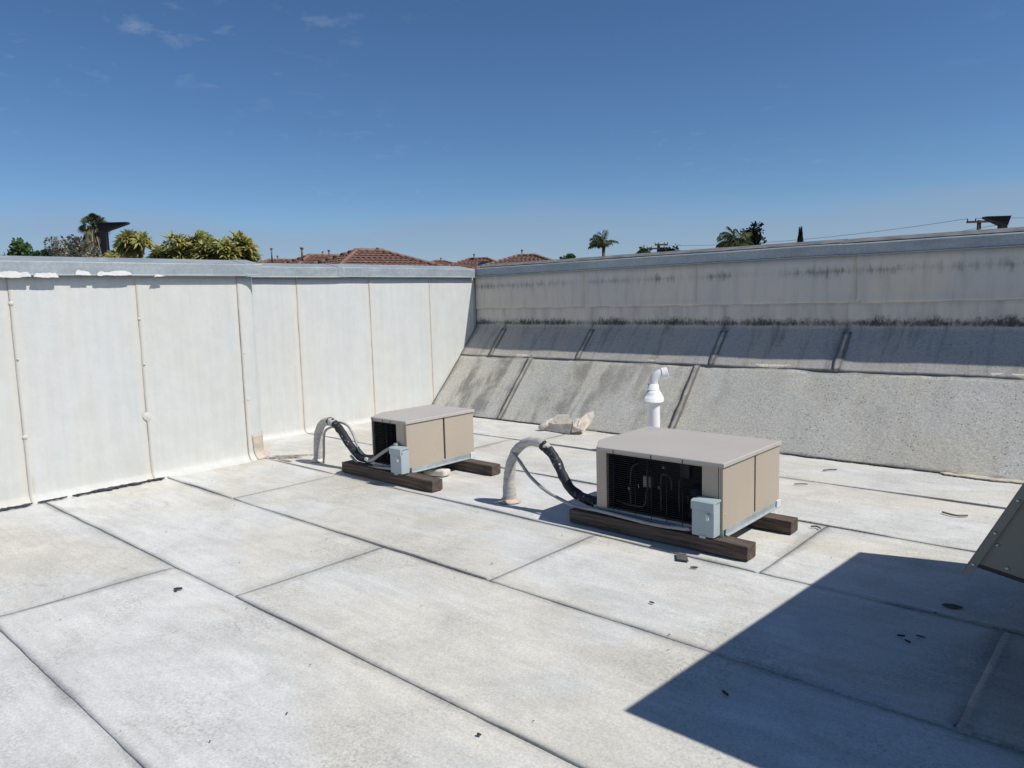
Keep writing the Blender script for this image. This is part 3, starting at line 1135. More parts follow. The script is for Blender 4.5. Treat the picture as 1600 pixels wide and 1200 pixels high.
def far(x, y, D):
    d = ray(x, y)
    return EYE + d * (D / math.hypot(d.x, d.y))


# ------------------------------------------------------------------ timbers
def timber(x0, x1, y0, y1, h, label, seed):
    bm = bmesh.new()
    bmesh.ops.create_cube(bm, size=1)
    for v in bm.verts:
        v.co = Vector(((x0 + x1) / 2 + v.co.x * (x1 - x0), (y0 + y1) / 2 + v.co.y * (y1 - y0), 0.012 + h / 2 + v.co.z * h))
    ed = [e for e in bm.edges if abs((e.verts[0].co - e.verts[1].co).x) > 0.3]
    bmesh.ops.subdivide_edges(bm, edges=ed, cuts=24)
    for v in bm.verts:
        v.co.y += 0.005 * nz1(v.co.x * 2.3, seed) + 0.002 * nz1(v.co.x * 17, seed + v.co.z * 9)
        if v.co.z > 0.05:
            v.co.z += 0.004 * nz1(v.co.x * 3, seed + 4) + 0.002 * nz1(v.co.x * 15, seed + v.co.y * 7)
    es = [e for e in bm.edges if len(e.link_faces) == 2 and e.calc_face_angle(0) > 0.8]
    bmesh.ops.bevel(bm, geom=es, offset=0.006, segments=2, affect='EDGES', profile=0.6)
    me = bpy.data.meshes.new('timber')
    bm.to_mesh(me)
    bm.free()
    o = link_mesh('timber_sleeper', me, 'wood')
    tag(o, label, 'timber', 'timber sleepers under the condensing units')
    return o


timber(-3.25, -1.885, 4.20, 4.325, 0.092, 'dark timber sleeper under the front of the larger condensing unit', 1)
timber(-3.25, -1.875, 4.86, 4.985, 0.092, 'dark timber sleeper under the rear of the larger condensing unit', 2)
timber(-6.00, -4.70, 4.165, 4.29, 0.098, 'dark timber sleeper under the front of the smaller condensing unit', 3)
timber(-5.95, -4.69, 4.90, 5.025, 0.092, 'dark timber sleeper under the rear of the smaller condensing unit', 4)


# ------------------------------------------------------------------ condensing units
def bolt(parent, p, n, r=0.008, name='screw', mat='bolt'):
    n = Vector(n).normalized()
    q = n.to_track_quat('Z', 'Y').to_matrix()
    mb = MB()
    pr = [(0.0, r * 0.55), (r * 0.6, r * 0.5), (r, r * 0.1), (r, -0.001)]
    vs_, fs_ = [], []
    for rr, z in pr:
        for k in range(8):
            a = k * math.pi / 4
            vs_.append(Vector(p) + q @ Vector((rr * math.cos(a), rr * math.sin(a), z)))
    for i in range(3):
        for k in range(8):
            fs_.append((i * 8 + k, i * 8 + (k + 1) % 8, i * 8 + 8 + (k + 1) % 8, i * 8 + 8 + k))
    mb.add(vs_, fs_, True)
    return mb.build(name, mat, parent)


def condenser(x0, x1, y0, y1, zt, gapY, guard, label, big):
    """x0..x1, y0..y1 body; guard (xa, xb) opening in the front face"""
    zb = 0.112
    zs = 0.150
    root = empty('condensing_unit', ((x0 + x1) / 2, (y0 + y1) / 2, zb), label, 'air conditioner', 'condensing units on the roof')
    cz = zt - 0.028
    ch = 0.14                                   # chamfered left front corner
    # base pan and rails
    MB().bbox(x0 + 0.07, x1 - 0.012, y0 + 0.012, y1 - 0.01, zb + 0.016, zs, 0.003).build('base_pan', 'galv', root)
    for yy in (y0 + 0.004, y1 - 0.075):
        MB().box(x0 + 0.10, x1 - 0.03, yy, yy + 0.07, zb - 0.003, zb + 0.014).build('base_rail', 'galv', root)
    side = MB()
    side.prism([(x1 - 0.006, zs + 0.004), (x1 + 0.002, zs + 0.004), (x1 - 0.002, zb + 0.004), (x1 + 0.014, zb - 0.001), (x1 + 0.014, zb - 0.005), (x1 - 0.011, zb - 0.003)], 1, y0 + 0.045, y1 + 0.004)
    side.build('side_rail', 'galv', root)
    MB().bbox(x1 - 0.03, x1 + 0.012, y1 - 0.06, y1 + 0.008, zb - 0.003, zs + 0.012, 0.003).build('corner_foot', 'handle', root)
    MB().box(x1 - 0.028, x1 + 0.004, y0 + 0.0, y0 + 0.006, zb - 0.003, zs).build('corner_foot', 'galv', root)
    # side panels with the dark gap
    pan1 = MB().bbox(x1 - 0.014, x1, y0 + 0.001, gapY - 0.011, zs, cz, 0.003).build('access_panel', 'beige', root)
    pan2 = MB().bbox(x1 - 0.014, x1, gapY + 0.011, y1, zs, cz, 0.003).build('access_panel', 'beige', root)
    MB().box(x1 - 0.030, x1 - 0.010, gapY - 0.012, gapY + 0.012, zs, cz).build('panel_gap', 'gap', root)
    MB().bbox(x1 - 0.012, x1 + 0.004, gapY - 0.030, gapY + 0.020, zs - 0.012, zs + 0.012, 0.003).build('clip', 'galv', root)
    for yy, zz in ((y0 + 0.035, zs + 0.10), (gapY - 0.028, zt - 0.13)):
        bolt(pan1, (x1, yy, zz), (1, 0, 0), 0.006)
    # front: left post, guard opening, solid panel and corner
    xa, xb = guard
    MB().bbox(x0 + ch - 0.03, xa, y0, y0 + 0.03, zs, cz, 0.003).build('corner_post', 'beige', root)
    MB().prism([(x0, y0 + ch * 1.5), (x0 + ch - 0.032, y0 + 0.004), (x0 + ch - 0.032, y0 + 0.016), (x0 + 0.012, y0 + ch * 1.5)], 2, zs, cz).build('corner_panel', 'beige', root)
    MB().bbox(x0, x0 + 0.012, y0 + ch * 1.5 + 0.002, y1 - 0.002, zs, cz, 0.003).build('rear_panel', 'beige', root)
    MB().bbox(x0 + 0.013, x1 - 0.015, y1 - 0.014, y1, zs, cz, 0.003).build('rear_panel', 'beige', root)
    gx = x1 - 0.028
    MB().bbox(xb, gx - 0.004, y0, y0 + 0.014, zs, cz, 0.003).build('front_panel', 'beige', root)
    MB().bbox(gx, x1 - 0.0145, y0, y0 + 0.014, zs, cz, 0.003).build('corner_post', 'beige', root)
    MB().box(xb, x1 - 0.016, y0 + 0.016, y0 + 0.022, zs, cz).build('panel_gap', 'gap', root)
    MB().bbox(xa, xb, y0 + 0.001, y0 + 0.012, cz - 0.012, cz, 0.002).build('top_frame', 'beige', root)
    # lid with chamfered corner and down-turned rim
    e = 0.012
    poly = [(x0 + ch - 0.02, y0 - e), (x1 + e, y0 - e), (x1 + e, y1 + e), (x0 - e, y1 + e), (x0 - e, y0 + ch * 1.5)]
    inner = [(x0 + ch, y0 + 0.02), (x1 - 0.02, y0 + 0.02), (x1 - 0.02, y1 - 0.02), (x0 + 0.02, y1 - 0.02), (x0 + 0.02, y0 + ch * 1.5 + 0.02)]
    n = 5
    cx, cy = sum(p[0] for p in poly) / n, sum(p[1] for p in poly) / n

    def ins(p, s):
        return (cx + (p[0] - cx) * s, cy + (p[1] - cy) * s)
    vs_ = [(*p, cz + 0.002) for p in poly] + [(*p, zt - 0.004) for p in poly] + [(*ins(p, 0.988), zt) for p in poly] + [(cx, cy, zt + 0.004)]
    fs_ = [(4, 3, 2, 1, 0)]
    for i in range(n):
        j = (i + 1) % n
        fs_ += [(i, j, n + j, n + i), (n + i, n + j, 2 * n + j, 2 * n + i), (2 * n + i, 2 * n + j, 3 * n)]
    lid = MB().add(vs_, fs_).build('lid', 'lid', root)
    for yy in (gapY, y1 - 0.10):
        bolt(lid, (x1 + e, yy, zt - 0.014), (1, 0, 0), 0.006)
    for fr in (0.09, 0.5, 0.82):
        xx = xa + (xb - xa) * fr
        MB().box(xx - 0.003, xx + 0.003, y0 - e - 0.003, y0 - e - 0.0005, cz - 0.006, zt - 0.010).build('guard_hook', 'steel_dark', root)
    # inside
    MB().box(xa - 0.002, xb + 0.05, y0 + 0.42, y0 + 0.43, zs + 0.001, cz).build('inner_coil', 'coil', root)
    MB().box(xa - 0.012, xa - 0.003, y0 + 0.031, y0 + 0.42, zs + 0.001, cz).build('inner_panel', 'coil', root)
    MB().box(xb + 0.052, xb + 0.06, y0 + 0.03, y0 + 0.42, zs + 0.001, cz).build('inner_panel', 'coil', root)
    MB().box(xa, xb + 0.05, y0 + 0.03, y0 + 0.42, zs + 0.001, zs + 0.006).build('inner_floor', 'coil', root)
    MB().box(xa, xb + 0.05, y0 + 0.03, y0 + 0.42, cz - 0.006, cz - 0.001).build('inner_panel', 'coil', root)
    # wire guard: rods standing off the opening
    wg = MB()
    gy = y0 - 0.006
    nrow = 27
    for k in range(nrow):
        z = zs + 0.006 + (cz - zs - 0.026) * k / (nrow - 1)
        wg.tube([(xa + 0.002, gy, z), (xb - 0.002, gy, z)], 0.0019, 4)
    for fr in ((0.09, 0.33, 0.5, 0.66, 0.82) if big else (0.12, 0.45, 0.82)):
        xx = xa + (xb - xa) * fr
        wg.tube([(xx, gy - 0.003, zs - 0.012), (xx, gy - 0.003, cz - 0.010)], 0.0026, 4)
    wg.build('wire_guard', 'wire', root)
    if big:
        c = MB()
        c.lathe((xb - 0.10, y0 + 0.20, zs + 0.006), [(0.0, 0.22), (0.05, 0.215), (0.085, 0.19), (0.09, 0.02), (0.095, 0.0)], 20)
        c.build('compressor', 'steel_dark', root)
        fb = MB()
        for k in range(4):
            zz = zs + 0.10 + k * 0.016
            fb.tube([(xb - 0.10 + 0.098 * math.cos(a * 0.35), y0 + 0.20 + 0.098 * math.sin(a * 0.35), zz) for a in range(19)], 0.004, 5)
        fb.build('heater_band', 'silver', root)
        MB().bbox(xa + 0.235, xa + 0.30, y0 + 0.10, y0 + 0.15, zs + 0.17, zs + 0.25, 0.004).build('control_box', 'silver', root)
        MB().bbox(xa + 0.49, xa + 0.56, y0 + 0.16, y0 + 0.21, zs + 0.26, zs + 0.36, 0.004).build('relay_box', 'steel_dark', root)
        MB().tube([(xa + 0.285, y0 + 0.08, zs + 0.01), (xa + 0.285, y0 + 0.08, cz - 0.02)], 0.008, 8).build('support_post', 'steel_dark', root)
        for pts in ([(xa + 0.38, y0 + 0.10, zs + 0.02), (xa + 0.38, y0 + 0.10, zs + 0.25), (xa + 0.40, y0 + 0.10, zs + 0.28), (xa + 0.44, y0 + 0.10, zs + 0.275), (xa + 0.46, y0 + 0.10, zs + 0.24), (xa + 0.46, y0 + 0.10, zs + 0.18)],
                    [(xa + 0.14, y0 + 0.09, zs + 0.02), (xa + 0.14, y0 + 0.09, zs + 0.20), (xa + 0.155, y0 + 0.09, zs + 0.30), (xa + 0.20, y0 + 0.09, zs + 0.33)],
                    [(xa + 0.52, y0 + 0.10, zs + 0.02), (xa + 0.52, y0 + 0.10, zs + 0.24), (xa + 0.54, y0 + 0.12, zs + 0.27)],
                    [(xa + 0.04, y0 + 0.07, zs + 0.05), (xa + 0.15, y0 + 0.06, zs + 0.035), (xa + 0.27, y0 + 0.06, zs + 0.05), (xa + 0.285, y0 + 0.06, zs + 0.15)]):
            MB().tube(spline(pts, 5), 0.006, 8).build('copper_tube', 'copper', root)
        for p in ((xa + 0.375, y0 + 0.085, zs + 0.19), (xa + 0.41, y0 + 0.085, zs + 0.335), (xa + 0.14, y0 + 0.075, zs + 0.15)):
            MB().lathe(p, [(0, -0.014), (0.010, -0.012), (0.012, 0.0), (0.009, 0.012), (0.0, 0.014)], 10).build('valve_cap', 'silver', root)
    else:
        MB().tube([(xa + 0.12, y0 + 0.07, zs + 0.01), (xa + 0.12, y0 + 0.07, cz - 0.02)], 0.007, 8).build('support_post', 'steel_dark', root)
    return root


big = condenser(-3.155, -2.078, 4.262, 5.150, 0.588, 4.74, (-2.958, -2.222), 'larger beige condensing unit with a wide black front guard, near the middle', True)
small = condenser(-5.700, -5.090, 4.232, 5.080, 0.585, 4.69, (-5.578, -5.232), 'smaller beige condensing unit with a narrow black front guard, nearer the white wall', False)


def disconnect(root, x0, x1, y0, y1, z0, z1):
    b = MB().bbox(x0, x1, y0 + 0.02, y1, z0, z1 - 0.012, 0.005).build('disconnect_box', 'greybox', root)
    MB().prism([(y0 + 0.002, z1 - 0.052), (y0 - 0.006, z1 - 0.056), (y0 - 0.006, z1 - 0.004), (y0 + 0.01, z1 + 0.004), (y1, z1 + 0.004), (y1, z1 - 0.010), (y0 + 0.018, z1 - 0.010)], 0, x0 - 0.006, x1 + 0.006).build('rain_hood', 'greybox', b)
    MB().bbox(x0 - 0.004, x1 + 0.004, y0 + 0.002, y0 + 0.022, z0 + 0.004, z1 - 0.056, 0.005).build('door', 'greybox', b)
    xm = x0 + (x1 - x0) * 0.70
    MB().bbox(xm, xm + 0.018, y0 - 0.016, y0 + 0.004, z0 + (z1 - z0) * 0.50, z0 + (z1 - z0) * 0.68, 0.005).build('handle', 'handle', b)
    MB().box(x0 + 0.05, x1 - 0.05, y0 - 0.003, y0 + 0.004, z0 - 0.006, z0 + 0.010).build('hasp', 'galv', b)
    MB().tube([(x0 - 0.016, y0 + 0.05, z0 + 0.045), (x0 + 0.004, y0 + 0.05, z0 + 0.045)], 0.016, 12).build('conduit_fitting', 'silver', b)
    return b


disconnect(big, -2.236, -2.092, 4.160, 4.258, 0.122, 0.352)
disconnect(small, -5.205, -5.060, 4.130, 4.228, 0.120, 0.352)
# dark conduit elbow on the smaller unit's front
MB().tube(spline([(-5.60, 4.17, 0.175), (-5.50, 4.16, 0.200), (-5.38, 4.17, 0.270), (-5.27, 4.20, 0.335), (-5.21, 4.225, 0.365)], 6), 0.016, 10).build('whip_conduit', 'conduit', small)
MB().lathe((-5.21, 4.212, 0.36), [(0, -0.02), (0.024, -0.018), (0.026, 0.018), (0, 0.02)], 12).build('elbow_fitting', 'conduit', small)
MB().bbox(-5.585, -5.54, 4.125, 4.165, 0.185, 0.215, 0.008).build('pipe_collar', 'handle', small)


# ------------------------------------------------------------------ gooseneck pipes
def px_path(pts, k=7):
    return spline([onY(*p) for p in pts], k)


def gooseneck(label, base, wrapped, rw, hose, rh, conduit, rc, seed):
    root = empty('pipe_gooseneck', base, label, 'pipe', 'pipes curving out of the roof')
    p = px_path(wrapped)
    n = len(p)
    rad = [rw[0] + (rw[1] - rw[0]) * min(1, i / (n * 0.45)) for i in range(n)]
    rad[0] *= 1.35
    rad[1] *= 1.12
    MB().tube(p, rad, 18, True, 0.006, seed).build('wrapped_pipe', 'wrap', root)
    q = px_path(hose)
    m = len(q)
    MB().tube(q, [rh * (1.12 if i < 3 else 1.0) for i in range(m)], 14, True, 0.006, seed + 5).build('black_insulation', 'hose', root)
    for c in conduit:
        MB().tube(px_path(c), rc, 10, True, 0.002, seed).build('conduit', 'conduit', root)
    # boot of old mastic round the foot
    vs_ = [(base[0], base[1], 0.040)]
    fs_ = []
    for ring_, (r, z) in enumerate(((rw[0] * 1.0, 0.036), (rw[0] * 1.2, 0.022), (rw[0] * 1.6, 0.013))):
        for k in range(20):
            a = k * math.pi / 10
            rr = r * (1 + (0.22 * nz1(math.cos(a) * 2 + 5, seed + math.sin(a) * 2) if ring_ == 2 else 0.06 * nz1(k, seed)))
            vs_.append((base[0] + rr * math.cos(a), base[1] + rr * math.sin(a), z))
    for k in range(20):
        fs_.append((0, 1 + k, 1 + (k + 1) % 20))
        for j in range(2):
            a, b = 1 + j * 20 + k, 1 + j * 20 + (k + 1) % 20
            fs_.append((a, a + 20, b + 20, b))
    MB().add(vs_, fs_, True).build('mastic_boot', 'stain' if seed == 1 else 'cream', root)
    return root


Yg = 4.36
gb = onY(796, 784, Yg)
gooseneck('pale wrapped gooseneck pipe with black insulation feeding the larger unit', (gb.x, gb.y, 0.0),
          [(796, 787, Yg), (796, 768, Yg), (796, 740, Yg), (801, 715, Yg), (812, 698, Yg), (828, 690, Yg), (845, 693, Yg), (858, 703, Yg)], (0.062, 0.037),
          [(848, 695, Yg), (860, 706, Yg), (871, 724, Yg), (881, 746, Yg), (893, 765, Yg), (909, 777, 4.35), (930, 784, 4.36), (950, 790, 4.44)], 0.038,
          [[(801, 707, 4.33), (812, 721, 4.31), (828, 744, 4.30), (848, 763, 4.29), (872, 778, 4.27), (900, 791, 4.25), (935, 798, 4.235), (975, 808, 4.225), (1015, 818, 4.22), (1050, 824, 4.215), (1078, 827, 4.21)]], 0.013, 1)
Ys = 4.33
gb2 = onY(497, 723, Ys)
gooseneck('pale wrapped gooseneck pipe with black insulation feeding the smaller unit', (gb2.x, gb2.y, 0.0),
          [(497, 725, Ys), (497, 712, Ys), (497, 692, Ys), (498, 676, Ys), (502, 665, Ys), (509, 659, Ys), (517, 659, Ys), (523, 662, Ys)], (0.050, 0.043),
          [(515, 658, Ys), (524, 663, Ys), (534, 675, Ys), (543, 690, Ys), (552, 703, Ys), (562, 713, Ys), (574, 717, 4.30), (590, 716, 4.26)], 0.040,
          [[(521, 661, 4.36), (532, 660, 4.38), (543, 665, 4.38), (551, 677, 4.37), (556, 690, 4.36), (561, 702, 4.34), (570, 712, 4.31)],
           [(506, 723, 4.31), (506, 705, 4.31), (506, 685, 4.31), (508, 674, 4.31), (516, 668, 4.32), (527, 668, 4.33), (537, 678, 4.32)],
           [(548, 712, 4.29), (563, 727, 4.24), (578, 730, 4.21), (600, 731, 4.19), (614, 733, 4.18)]], 0.013, 2)

# ------------------------------------------------------------------ vent stack
vx, vy = -3.985, 6.60
vent = empty('vent_pipe', (vx, vy, 0), 'white plastic vent pipe with reducer and elbow behind the larger unit', 'vent pipe')
MB().lathe((vx, vy, 0.006), [(0.066, 0.0), (0.064, 0.50), (0.064, 0.57)], 28).build('pipe', 'pvc', vent)
MB().lathe((vx, vy, 0.0), [(0.066, 0.555), (0.098, 0.555), (0.098, 0.555), (0.103, 0.560), (0.103, 0.560), (0.103, 0.598), (0.103, 0.598), (0.098, 0.606), (0.098, 0.606), (0.080, 0.640), (0.062, 0.668), (0.062, 0.668), (0.056, 0.674), (0.055, 0.70)], 32).build('reducer', 'pvc', vent)
MB().lathe((vx, vy, 0.0), [(0.052, 0.676), (0.058, 0.676), (0.058, 0.676), (0.058, 0.735), (0.058, 0.735), (0.055, 0.740), (0.055, 0.740), (0.048, 0.742)], 28).build('coupling', 'pvc', vent)
dirv = Vector((0.78, 0.62, 0)).normalized()
pts = []
for i in range(11):
    a = R(84) * i / 10
    pts.append(Vector((vx, vy, 0.735)) + dirv * (0.105 * (1 - math.cos(a))) + Vector((0, 0, 0.105 * math.sin(a))))
MB().tube(pts, [0.054] * 11, 22, False).build('elbow', 'pvc', vent)
d_end = (pts[-1] - pts[-2]).normalized()
MB().tube([pts[-1] - d_end * 0.0125, pts[-1] - d_end * 0.012, pts[-1] - d_end * 0.010, pts[-1] - d_end * 0.0099, pts[-1] + d_end * 0.046, pts[-1] + d_end * 0.0461, pts[-1] + d_end * 0.050], [0.052, 0.060, 0.062, 0.062, 0.062, 0.062, 0.055], 24).build('outlet_collar', 'pvc', vent)
MB().lathe((vx, vy, 0.0), [(0.067, 0.03), (0.072, 0.028), (0.10, 0.016), (0.13, 0.010), (0.135, 0.004)], 24).build('flashing_boot', 'flake', vent)

# ------------------------------------------------------------------ crumpled canvas at the slope foot
bagroot = empty('canvas_bundle', (-5.58, 7.10, 0), 'crumpled beige canvas bundle lying at the foot of the slope', 'canvas')


def cloth_fold(name, pts, faces, seed, amp=0.0035, mat='canvas'):
    """hand-placed folds (pixel + depth), refined into wrinkled cloth"""
    bm = bmesh.new()
    vs_ = [bm.verts.new(onY(*p) if len(p) == 3 else Vector(p[:3])) for p in pts]
    for f in faces:
        bm.faces.new([vs_[i] for i in f])
    bmesh.ops.triangulate(bm, faces=bm.faces[:])
    for _ in range(3):
        bmesh.ops.subdivide_edges(bm, edges=bm.edges[:], cuts=1, use_grid_fill=True)
    bm.normal_update()
    for v in bm.verts:
        q = v.co * 11 + Vector((seed, 0, 0))
        rid = 0.5 - abs(mnoise.noise(q))
        v.co += v.normal * (amp * 2.0 * rid + amp * mnoise.noise(v.co * 30 + Vector((0, seed, 0))))
        v.co.z = max(v.co.z, 0.013)
    me = bpy.data.meshes.new(name)
    bm.to_mesh(me)
    bm.free()
    return link_mesh(name, me, mat, bagroot)


# main folded bundle: front drop, lit top, back
PT = [(849, 672, 7.03), (890, 678, 6.97), (894, 662, 7.01), (868, 663, 7.03), (856, 660, 7.05),
      (889, 648, 7.17), (873, 647, 7.18), (862, 654, 7.12), (894, 664, 7.30), (858, 664, 7.28)]
cloth_fold('folded_cloth', PT, [(0, 1, 2, 3), (0, 3, 4), (3, 2, 5, 6), (4, 3, 6, 7), (5, 8, 9, 6), (7, 6, 9), (4, 7, 9), (0, 4, 9), (1, 8, 5, 2), (0, 9, 8, 1)], 1.0)
PT = [(893, 676, 6.99), (912, 673, 7.05), (916, 661, 7.10), (904, 653, 7.15), (894, 657, 7.10), (896, 666, 7.00), (914, 662, 7.28), (893, 664, 7.25)]
cloth_fold('folded_cloth', PT, [(0, 1, 2, 5), (5, 2, 3, 4), (3, 2, 6), (4, 3, 6, 7), (0, 5, 4, 7), (1, 6, 2), (0, 7, 6, 1)], 4.0)
PT = [(903, 664, 7.03), (913, 673, 7.08), (922, 662, 7.17), (929, 650, 7.24), (927, 642, 7.27), (917, 646, 7.20), (907, 654, 7.10), (914, 664, 7.27), (921, 653, 7.32)]
cloth_fold('upturned_corner', PT, [(0, 1, 2, 6), (6, 2, 3, 5), (5, 3, 4), (0, 6, 7), (6, 5, 8, 7), (5, 4, 8), (1, 0, 7), (2, 1, 7), (3, 2, 7, 8), (4, 3, 8)], 7.0, 0.002)
MB().tube(spline([onY(843, 669, 7.00), onY(849, 666, 7.02), onY(857, 660, 7.08), onY(866, 657, 7.14)], 5), [0.030, 0.036, 0.038, 0.038, 0.04, 0.04, 0.042, 0.042, 0.04, 0.04, 0.038, 0.036, 0.034, 0.03, 0.03, 0.03], 12, True, 0.012, 3).build('rolled_edge', 'canvas', bagroot)

# ------------------------------------------------------------------ white block under the smaller unit
mb = MB().bbox(-5.24, -5.02, 4.56, 4.66, 0.012, 0.080, 0.022, 4)
mb.v = [(x, y + (x + 5.14) * 0.35, 0.012 + (z - 0.012) * (0.75 + 0.8 * (x + 5.30))) for x, y, z in mb.v]
fo = mb.build('foam_block', 'foam')
tag(fo, 'off-white foam block lying on the roof beneath the smaller unit', 'block')

# ------------------------------------------------------------------ big rooftop unit just out of frame with its intake hood
ru = empty('rooftop_unit', (0.9, 4.0, 0), 'olive grey rooftop unit with bolted intake hood at the right edge', 'rooftop unit')
ZT = 1.80
cn = Vector((-1.57 + 0.77 * ZT, 2.349 + 0.225 * ZT, 0))
cf = Vector((-1.425 + 0.77 * ZT, 4.807 + 0.225 * ZT, 0))
MB().prism([(cn.x, cn.y), (2.1, cn.y - 0.03), (2.2, cf.y + 0.02), (cf.x, cf.y)], 2, 0.22, ZT).build('cabinet', 'olive', ru)
MB().prism([(cn.x + 0.05, cn.y + 0.06), (2.0, cn.y + 0.04), (2.1, cf.y - 0.06), (cf.x + 0.05, cf.y - 0.06)], 2, 0.012, 0.219).build('curb', 'tar', ru)
HY = 3.30
xw = cn.x + (cf.x - cn.x) * (HY - cn.y) / (cf.y - cn.y)
tan_s = (0.896 - 0.567) / (0.561 - 0.401)
A = Vector((-0.561, 0, 0.567))
B = Vector((xw - 0.003, 0, 0.567 + (xw + 0.561) * tan_s))
Cc = Vector((xw - 0.003, 0, 0.567 - (xw + 0.561) * 0.176))
hood = MB().prism([(A.x, A.z), (B.x, B.z), (Cc.x, Cc.z)], 1, HY, HY + 0.004).build('hood_side', 'olive', ru)
MB().prism([(A.x, A.z), (B.x + 0.05, B.z), (Cc.x + 0.05, Cc.z)], 1, 4.836, 4.84).build('hood_side', 'olive', ru)
sd_ = (B - A).normalized()
nn = Vector((-sd_.z, 0, sd_.x))
# slanted cover with down-turned flange over the side sheet
lo = A - sd_ * 0.050
mbc = MB()
mbc.prism([(lo.x + nn.x * 0.002, lo.z + nn.z * 0.002), (B.x + nn.x * 0.002, B.z + nn.z * 0.002), (B.x + nn.x * 0.006, B.z + nn.z * 0.006), (lo.x + nn.x * 0.006, lo.z + nn.z * 0.006)], 1, HY - 0.012, 4.85)
mbc.build('hood_cover', 'olive', ru)
fl = MB()
fl.prism([(lo.x + nn.x * 0.0015, lo.z + nn.z * 0.0015), (B.x + nn.x * 0.0015, B.z + nn.z * 0.0015), (B.x - nn.x * 0.026, B.z - nn.z * 0.026), (lo.x - nn.x * 0.026, lo.z - nn.z * 0.026)], 1, HY - 0.011, HY - 0.006)
flg = fl.build('hood_flange', 'olive', ru)
for s in (0.0, 0.155, 0.31, 0.465, 0.62):
    p = A + sd_ * s - nn * 0.013
    bolt(flg, (p.x, HY - 0.011, p.z), (0, -1, 0), 0.0085, 'bolt')
for p in (A + sd_ * 0.115 - nn * 0.040, A + (Cc - A) * 0.30 + Vector((0, 0, 0.022)), A + (Cc - A) * 0.75 + Vector((0, 0, 0.022))):
    bolt(hood, (p.x, HY, p.z), (0, -1, 0), 0.0085, 'bolt')
bl = (Cc - A).normalized()
bn = Vector((-bl.z, 0, bl.x))
MB().prism([(A.x + 0.02, A.z - 0.001), (Cc.x, Cc.z + 0.002), (Cc.x - bn.x * 0.014, Cc.z - bn.z * 0.014), (A.x + 0.02 - bn.x * 0.014, A.z - 0.001 - bn.z * 0.014)], 1, HY - 0.004, HY + 0.02).build('bottom_lip', 'steel_dark', ru)

# ------------------------------------------------------------------ small debris on the roof
def scrap(name, pts, z, th, mat, label, cat):
    n = len(pts)
    vs_ = [(x, y, z) for x, y in pts] + [(x, y, z + th * (1 + 0.6 * nz1(i * 3.3, x))) for i, (x, y) in enumerate(pts)]
    fs_ = [tuple(range(n))[::-1], tuple(range(n, 2 * n))] + [(i, (i + 1) % n, n + (i + 1) % n, n + i) for i in range(n)]
    o = MB().add(vs_, fs_).build(name, mat)
    return tag(o, label, cat)


def blob(cx, cy, lx, ly, rot, seed, n=9):
    out = []
    for k in range(n):
        a = 2 * math.pi * k / n
        r = 1 + 0.45 * nz1(k * 1.7, seed)
        x, y = lx * r * math.cos(a), ly * r * math.sin(a)
        out.append((cx + x * math.cos(rot) - y * math.sin(rot), cy + x * math.sin(rot) + y * math.cos(rot)))
    return out


FZ = 0.012
scrap('shingle_scrap', [(-2.30, 4.065), (-2.235, 4.08), (-2.165, 3.985), (-2.235, 3.965)], FZ, 0.008, 'chip', 'dark square shingle scrap beside the larger unit\'s front timber', 'scrap')
scrap('dark_flake', blob(-2.09, 3.915, 0.022, 0.008, 0.5, 1), FZ, 0.005, 'debris', 'small dark flake just below the front end of the timber', 'debris')
scrap('dark_flake', blob(-4.28, 1.79, 0.026, 0.007, 0.9, 2), FZ, 0.010, 'debris', 'curled dark leaf fragment on the left roofing sheet', 'debris')
scrap('dark_flake', blob(-4.268, 1.775, 0.010, 0.008, 0.2, 6), FZ, 0.008, 'debris', 'dark crumb touching the curled leaf fragment', 'debris')
scrap('dark_flake', blob(-2.02, 3.315, 0.016, 0.007, 0.1, 3), FZ, 0.004, 'debris', 'tiny dark chip on the sunlit middle sheet', 'debris')
scrap('dark_flake', blob(-1.305, 2.71, 0.020, 0.006, -0.5, 4), FZ, 0.006, 'debris', 'dark flake inside the big shadow near its left corner', 'debris')
scrap('dark_flake', blob(-0.79, 4.23, 0.045, 0.026, 0.2, 5, 16), FZ, 0.001, 'tar', 'black tar blot in the big shadow below the hood', 'tar blot')
scrap('dark_flake', blob(-1.89, 1.86, 0.010, 0.006, 0.2, 7), FZ, 0.004, 'debris', 'small black crumb near the bottom middle of the roof', 'debris')
for k, (x, y, r_, lb) in enumerate(((-0.90, 3.70, 0.4, 'leftmost of three thin leaf bits in the big shadow'), (-0.86, 3.66, -0.6, 'lowest of three thin leaf bits in the big shadow'), (-0.83, 3.75, 0.1, 'uppermost of three thin leaf bits in the big shadow'))):
    scrap('dry_leaf_bit', blob(x, y, 0.020, 0.004, r_, 11 + k), FZ, 0.006, 'debris', lb, 'debris')['group'] = 'leaf bits in the big shadow'
MBs = [((-1.21, 5.99, 0.018), (-1.12, 5.95, 0.019), (-1.05, 5.99, 0.020), 0.007, 'thin curved grey stick lying left of the hood'),
       ((-2.34, 6.80, 0.018), (-2.30, 6.86, 0.019), (-2.255, 6.90, 0.018), 0.006, 'short twig on the roof right of the vent pipe'),
       ((-2.36, 6.17, 0.018), (-2.32, 6.20, 0.019), (-2.27, 6.23, 0.018), 0.005, 'short twig just right of the larger unit\'s top'),
       ((-1.83, 5.10, 0.018), (-1.80, 5.12, 0.019), (-1.765, 5.10, 0.018), 0.006, 'dark twig by the end of the rear timber')]
for a, b, c, r_, lb in MBs:
    o = MB().tube(spline([a, b, c], 5), r_, 6).build('stick', 'stick')
    tag(o, lb, 'stick')
